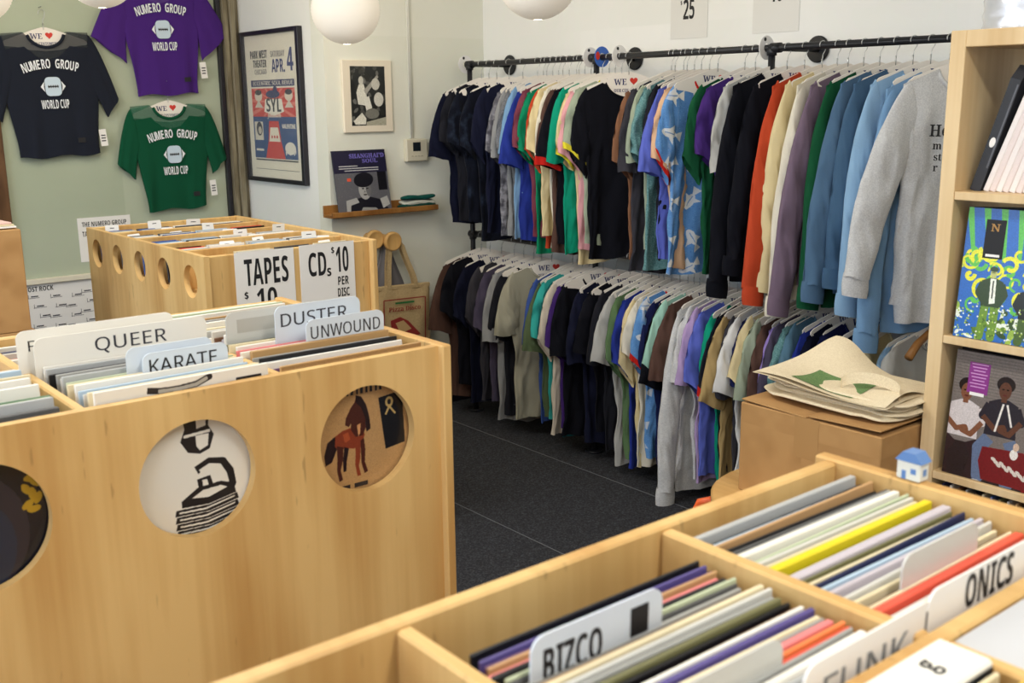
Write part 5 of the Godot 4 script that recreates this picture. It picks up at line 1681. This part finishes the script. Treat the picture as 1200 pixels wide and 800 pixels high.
	fit_text("THEATER", 0.038, ww * 0.32, M.ink_soft, o, Vector3(-ww * 0.27, h * 0.285, zt))
	fit_text("CHICAGO", 0.026, ww * 0.28, flat("pale_ink", c8(150, 146, 140), 0.6), o, Vector3(-ww * 0.26, h * 0.232, zt))
	fit_text("SATURDAY", 0.030, ww * 0.32, M.pale_ink, o, Vector3(ww * 0.15, h * 0.342, zt))
	fit_text("APR.", 0.066, ww * 0.30, nm, o, Vector3(ww * 0.16, h * 0.265, zt))
	fit_text("4", 0.115, ww * 0.14, nm, o, Vector3(ww * 0.42, h * 0.300, zt))
	fit_text("ECCENTRIC SOUL REVUE", 0.021, ww * 0.92, cm, o, Vector3(0, h * 0.157, zt), sans)
	fit_text("SYL", 0.070, ww * 0.34, M.ink_soft, o, Vector3(0, h * 0.012, zt))
	fit_text("JOHNSON", 0.026, ww * 0.30, cm, o, Vector3(0, h * -0.052, zt))
	fit_text("VALENTINE", 0.022, ww * 0.30, cm, o, Vector3(ww * 0.32, h * -0.125, zt))
	part("ink_line", block(ww * 0.98, 0.007, 0.0006, 0), M.ink_soft, o, Vector3(0, h * -0.352, zt))
	part("ink_line", block(ww * 1.0, 0.002, 0.0006, 0), M.ink_soft, o, Vector3(0, h * -0.415, zt))
	part("pane", block(w - 0.058, h - 0.042, 0.002, 0), M.glass, o, Vector3(0, 0, 0.018))
func tote() -> void:
	var zb := -4.70
	var rt := on_z(503, 329, zb)
	var w := 0.36
	var hgt := 0.42
	var x0 := rt.x - w / 2
	var o := thing("tote_bag", "natural jute tote bag printed in red hanging from the wooden peg", "tote bag", Vector3(x0, rt.y, zb))
	o.rotation.z = -0.03
	part("bag", sheet(40, 14, func(u: float, v: float):
		var a := u * TAU
		var cx := signf(cos(a)) * pow(absf(cos(a)), 0.6)
		var cz := signf(sin(a)) * pow(absf(sin(a)), 0.6)
		var t := 0.010 + 0.018 * sin(v * PI * 0.8)
		return Vector3(cx * w / 2, -v * hgt, cz * t + 0.004 * sin(cx * 9 + v * 6)), true), M.jute, o)
	part("top_hem", block(w - 0.004, 0.024, 0.026, 0.004), M.jute, o, Vector3(0, -0.012, 0))
	var peg := on_z(462, 283, -4.69)
	var up := peg.y - rt.y + 0.02
	var px := peg.x - x0
	for z in [0.014, -0.012]:
		part("strap", sheet(24, 2, func(u: float, v: float):
			var s := -1.0 if u < 0.5 else 1.0
			var k := absf(u - 0.5) * 2.0
			var x := lerpf(px + s * 0.034, s * 0.085, smooth(0.0, 1.0, k)) if k > 0.12 else px + s * 0.034 * k / 0.12
			var y := lerpf(up, -0.02, k)
			return Vector3(x + (v - 0.5) * 0.026 * (1.0 if k > 0.1 else 0.3), y + (v - 0.5) * (0.0 if k > 0.1 else 0.01), z + 0.002 * sin(k * 9))), M.jute, o)
	var rm := flat("brick_ink", c8(150, 44, 40), 0.8)
	var zf := 0.034
	for s in [-1.0, 1.0]:
		part("print_border", block(0.006, 0.26, 0.0006, 0), rm, o, Vector3(s * 0.13, -0.20, zf))
	part("print_border", block(0.26, 0.006, 0.0006, 0), rm, o, Vector3(0, -0.07, zf))
	part("print_border", block(0.26, 0.006, 0.0006, 0), rm, o, Vector3(0, -0.33, zf))
	fit_text("Pizza Disco", 0.024, 0.20, rm, o, Vector3(0, -0.122, zf), serif_bold)
	part("green_line", block(0.12, 0.010, 0.0006, 0), flat("green_ink", c8(46, 120, 62), 0.8), o, Vector3(0.0, -0.090, zf))
	part("slice_print", prism(PackedVector2Array([Vector2(-0.09, 0.04), Vector2(-0.03, 0.055), Vector2(0.02, 0.03), Vector2(0.10, -0.05), Vector2(0.06, -0.06), Vector2(0.0, -0.05), Vector2(-0.08, -0.065)]), 0.0006), rm, o, Vector3(0.0, -0.22, zf))
	part("slice_print", prism(PackedVector2Array([Vector2(-0.05, 0.02), Vector2(0.0, 0.03), Vector2(0.05, -0.02), Vector2(-0.02, -0.04)]), 0.0007), flat("jute_ink", c8(206, 170, 120), 0.9), o, Vector3(-0.01, -0.215, zf + 0.0004))
	var g := thing("tote_bag", "grey cloth bag bunched behind the jute tote on the wooden peg", "tote bag", Vector3(peg.x - 0.02, peg.y - 0.05, -4.742))
	part("bag", sheet(30, 12, func(u: float, v: float):
		var a := u * TAU
		var w2 := lerpf(0.03, 0.12, smooth(0.0, 0.8, v))
		return Vector3(cos(a) * w2, -v * 0.36 + 0.03, sin(a) * 0.022 * (1.0 + 0.4 * sin(a * 7 + v * 3))), true), fabric("bag_grey", c8(120, 118, 122)), g)
	part("strap", tube([Vector3(0.0, 0.02, 0), Vector3(0.02, 0.045, 0.005), Vector3(0.045, 0.04, 0.005)], 0.008, 6), fabric("bag_grey", c8(120, 118, 122)), g)

# ---------------------------------------------------------------- signs on the rack wall, boxes, stool, small things
func carton(label: String, at: Vector3, s: Vector3, turn: float, flaps: bool, group := "") -> Node3D:
	var o := thing("cardboard_box", label, "cardboard box", at, group)
	o.rotation.y = turn
	part("body", block(s.x, s.y, s.z, 0.003), M.card, o, Vector3(0, s.y / 2, 0))
	if flaps:                                          # two long top flaps, a little lifted, with a gap between them
		for sg in [-1.0, 1.0]:
			part("flap", block(s.x, 0.004, s.z * 0.485, 0.001), M.card, o, Vector3(0, s.y + 0.005 + (0.006 if sg > 0 else 0.0), sg * s.z * 0.25), Vector3(-sg * 0.035, 0, 0))
		part("tape", block(0.0006, 0.11, 0.075, 0), flat("tape", c8(180, 140, 92), 0.22), o, Vector3(-s.x / 2 - 0.0004, s.y - 0.055, 0.0))
	else:
		part("seam_tape", block(0.05, 0.0008, s.z * 0.98, 0), flat("tape", c8(180, 140, 92), 0.22), o, Vector3(0, s.y + 0.0004, 0))
	return o
func price_card(px0: float, py0: float, px1: float, py1: float, words: String, dollar: bool, label: String) -> void:
	var a := on_x(px0, py1, 3.69)
	var b := on_x(px1, py1, 3.69)
	var w := b.z - a.z
	var h := w * 1.29
	var o := thing("price_sign", label, "sign", Vector3(3.688, (a.y + b.y) / 2 + h / 2, (a.z + b.z) / 2), "printed price sheets on the white wall")
	o.rotation.y = -PI / 2
	part("sheet", block(w, h, 0.0015, 0), flat("price_paper", c8(222, 222, 218), 0.5), o)
	fit_text(words, h * 0.30, w * 0.30, M.ink, o, Vector3(0, -h * (0.06 if dollar else -0.05), 0.0012))
	if dollar:
		fit_text("$", h * 0.06, w * 0.04, M.ink, o, Vector3(-w * 0.21, h * 0.05, 0.0012))
func build_small_things() -> void:
	price_card(786, 0, 829, 45, "25", true, "white sheet reading 25 above the T-shirts on the white wall")
	price_card(882, 0, 936, 38, "40", false, "white sheet reading 40 above the sweatshirts on the white wall")
	# round stool with the open box of canvas bags
	var sc := Vector3(2.40, 0, -1.635)
	var st := thing("round_stool", "round wooden stool with orange tube legs under a cardboard box", "stool", sc)
	part("seat", lathe([Vector2(0, 0.565), Vector2(0.276, 0.565), Vector2(0.288, 0.574), Vector2(0.288, 0.592), Vector2(0.278, 0.600), Vector2(0, 0.600)], 48), M.stool_wood, st)
	for k in 4:
		var a := 0.958 + k * PI / 2
		var d := Vector3(cos(a), 0, sin(a))
		part("leg", tube([d * 0.18 + Vector3.UP * 0.552, d * 0.29 + Vector3.UP * 0.556, d * 0.318 + Vector3.UP * 0.548, d * 0.330 + Vector3.UP * 0.52, d * 0.325 + Vector3.UP * 0.43, d * 0.28 + Vector3.UP * 0.012], 0.0125, 10), M.orange_tube, st)
	var ring := []
	for k in 32:
		ring.append(Vector3(cos(TAU * k / 32) * 0.288, 0.30, sin(TAU * k / 32) * 0.288))
	part("foot_ring", tube(ring, 0.010, 8, true), M.orange_tube, st)
	var bx := carton("brown cardboard box with loose flaps on the round stool", Vector3(2.44, 0.601, -1.588), Vector3(0.34, 0.255, 0.435), 0.0, true)
	# pile of folded canvas bags
	var ty := 0.601 + 0.255 + 0.027
	for k in 5:
		var sh := soft_slab(0.30 - 0.008 * k, 0.013, 0.43 - 0.02 * (k % 3), k * 1.9)
		single("folded_tote", "folded natural canvas bag, %s layer of the pile on the cardboard box" % ["bottom", "second", "third", "fourth", "fifth"][k], "canvas bag", sh, M.canvas, Vector3(2.46 + 0.006 * ((k * 3) % 4), ty + k * 0.0095, -1.585 + 0.012 * ((k * 5) % 3)), Vector3(0, 0.06 * ((k % 3) - 1), 0), "folded canvas bags piled on the cardboard box")
	var top_y := ty + 5 * 0.0095 - 0.003
	var tb := thing("folded_tote", "natural canvas bag with green print curling up on top of the pile", "canvas bag", Vector3(2.45, top_y, -1.585), "folded canvas bags piled on the cardboard box")
	part("cloth", sheet(26, 20, func(u: float, v: float):                    # u along z, v from the aisle side to the wall side
		var z := lerpf(-0.20, 0.20, u)
		var x := lerpf(-0.15, 0.15, v)
		var curl := smooth(0.62, 0.0, u) * (0.012 + 0.062 * smooth(0.15, 0.95, v))
		var y := curl + 0.008 * sin(x * 22 + z * 14) + 0.010 * smooth(0.7, 1.0, u) * sin(v * 5)
		return Vector3(x, y, z + 0.05 * smooth(0.5, 0.0, u) * v)), M.canvas, tb)
	part("under_layer", sheet(26, 20, func(u: float, v: float):
		var z := lerpf(-0.205, 0.205, u)
		var x := lerpf(-0.155, 0.155, v)
		return Vector3(x, -0.004 + 0.012 * smooth(0.5, 0.0, u) + 0.005 * sin(x * 20 + z * 12), z)), M.canvas, tb)
	var gp := speckle("green_print", c8(58, 104, 52), c8(150, 164, 110), 0.9, 0.5, 0.09, 0.9)
	part("green_print", sheet(12, 8, func(u: float, v: float):
		var z := lerpf(-0.10, 0.09, u)
		var x := lerpf(-0.125, -0.01, v)
		var un := (z + 0.20) / 0.40
		var vn := (x + 0.15) / 0.30
		var y := smooth(0.62, 0.0, un) * (0.012 + 0.062 * smooth(0.15, 0.95, vn)) + 0.008 * sin(x * 22 + z * 14) + 0.002
		return Vector3(x, y, z + 0.05 * smooth(0.5, 0.0, un) * vn)), gp, tb)
	var hd := part("handle", sheet(24, 3, func(u: float, v: float):
		var a := u * PI
		var p := Vector3(-0.10 + 0.04 * sin(a), 0.012 + 0.022 * sin(a), 0.11 - cos(a) * 0.085)
		return p + Vector3(-0.012 * sin(a), (v - 0.5) * 0.030, 0.0)), M.canvas, tb)
	hd.position.x = 0.02
	# brown curved wooden hanger at the end of the lower rail
	var wh := thing("wooden_hanger", "curved brown wooden hanger at the shelving end of the lower rail", "hanger", Vector3(RAIL_X, RAIL_LOW, -1.86))
	part("hook", tube(range(12).map(func(k): return Vector3(0.0185 * cos(PI * 1.15 - k * 0.36), -0.004 + 0.0185 * sin(PI * 1.15 - k * 0.36), 0)) + [Vector3(0, -0.05, 0), Vector3(0, -0.09, 0)], 0.0018, 6), M.steel, wh)
	part("arm", tube([Vector3(-0.21, -0.175, 0), Vector3(-0.16, -0.135, 0), Vector3(-0.08, -0.104, 0), Vector3(0, -0.094, 0), Vector3(0.08, -0.104, 0), Vector3(0.16, -0.135, 0), Vector3(0.21, -0.175, 0)], [0.015, 0.014, 0.012, 0.013, 0.012, 0.014, 0.015], 10), M.oak, wh)
	# little painted china house on the bin end
	var hp := on_x(1078, 574, 1.217)
	var ch := thing("china_house", "small blue and white china house standing on the record bin end", "ornament", Vector3(1.217, RIM + 0.004, -0.688))
	var blue := flat("china_blue", c8(96, 134, 190), 0.3)
	var chw := flat("china_white", c8(226, 226, 216), 0.3)
	ch.scale = Vector3.ONE * 0.72
	part("walls", block(0.030, 0.034, 0.046, 0.002), chw, ch, Vector3(0, 0.017, 0))
	part("roof", prism(PackedVector2Array([Vector2(-0.026, 0.0), Vector2(0.026, 0.0), Vector2(0.012, 0.017), Vector2(-0.012, 0.017)]), 0.034), blue, ch, Vector3(0, 0.034, 0), Vector3(0, PI / 2, 0))
	part("door", block(0.001, 0.016, 0.008, 0), blue, ch, Vector3(-0.0153, 0.009, -0.008))
	part("window", block(0.001, 0.010, 0.010, 0), blue, ch, Vector3(-0.0153, 0.018, 0.010))
	part("window", block(0.010, 0.012, 0.001, 0), blue, ch, Vector3(0.0, 0.016, 0.0233))
	# stacked cartons behind the far bin
	var zc := -4.05
	var edge := on_z(24, 268, zc)
	var y := edge.y
	var sz := Vector3(0.46, 0.37, 0.40)
	var yb := y
	var k := 0
	var names := ["uppermost brown cardboard box of the stack under a pink paper", "middle brown cardboard box of the stack beside the wall chart", "second brown cardboard box of the stack from the floor", "lowest brown cardboard box of the stack standing on the floor"]
	var ys := []
	while yb > 0.05:
		var hgt := sz.y if yb - sz.y > 0.1 else yb
		yb -= hgt
		ys.append([yb, hgt])
	for q in ys:
		carton(names[mini(k, 3)], Vector3(edge.x - sz.x / 2 + (0.018 if k > 0 else 0.0), q[0], zc - sz.z / 2), Vector3(sz.x, q[1] - 0.001, sz.z), 0.0, false, "cardboard boxes stacked behind the far bin")
		k += 1
	for j in 3:
		single("paper_sheet", "%s paper sheet lying on the uppermost stacked cardboard box" % ["white", "cream", "pale pink"][j], "paper", block(0.216, 0.006, 0.28, 0.001), [M.paper, tone("cream"), flat("pink_paper", c8(232, 196, 186), 0.7)][j], Vector3(edge.x - 0.115 - 0.012 * j, y + 0.006 + j * 0.0068, zc - 0.16), Vector3(0, 0.04 * j, 0), "papers on the stacked boxes")
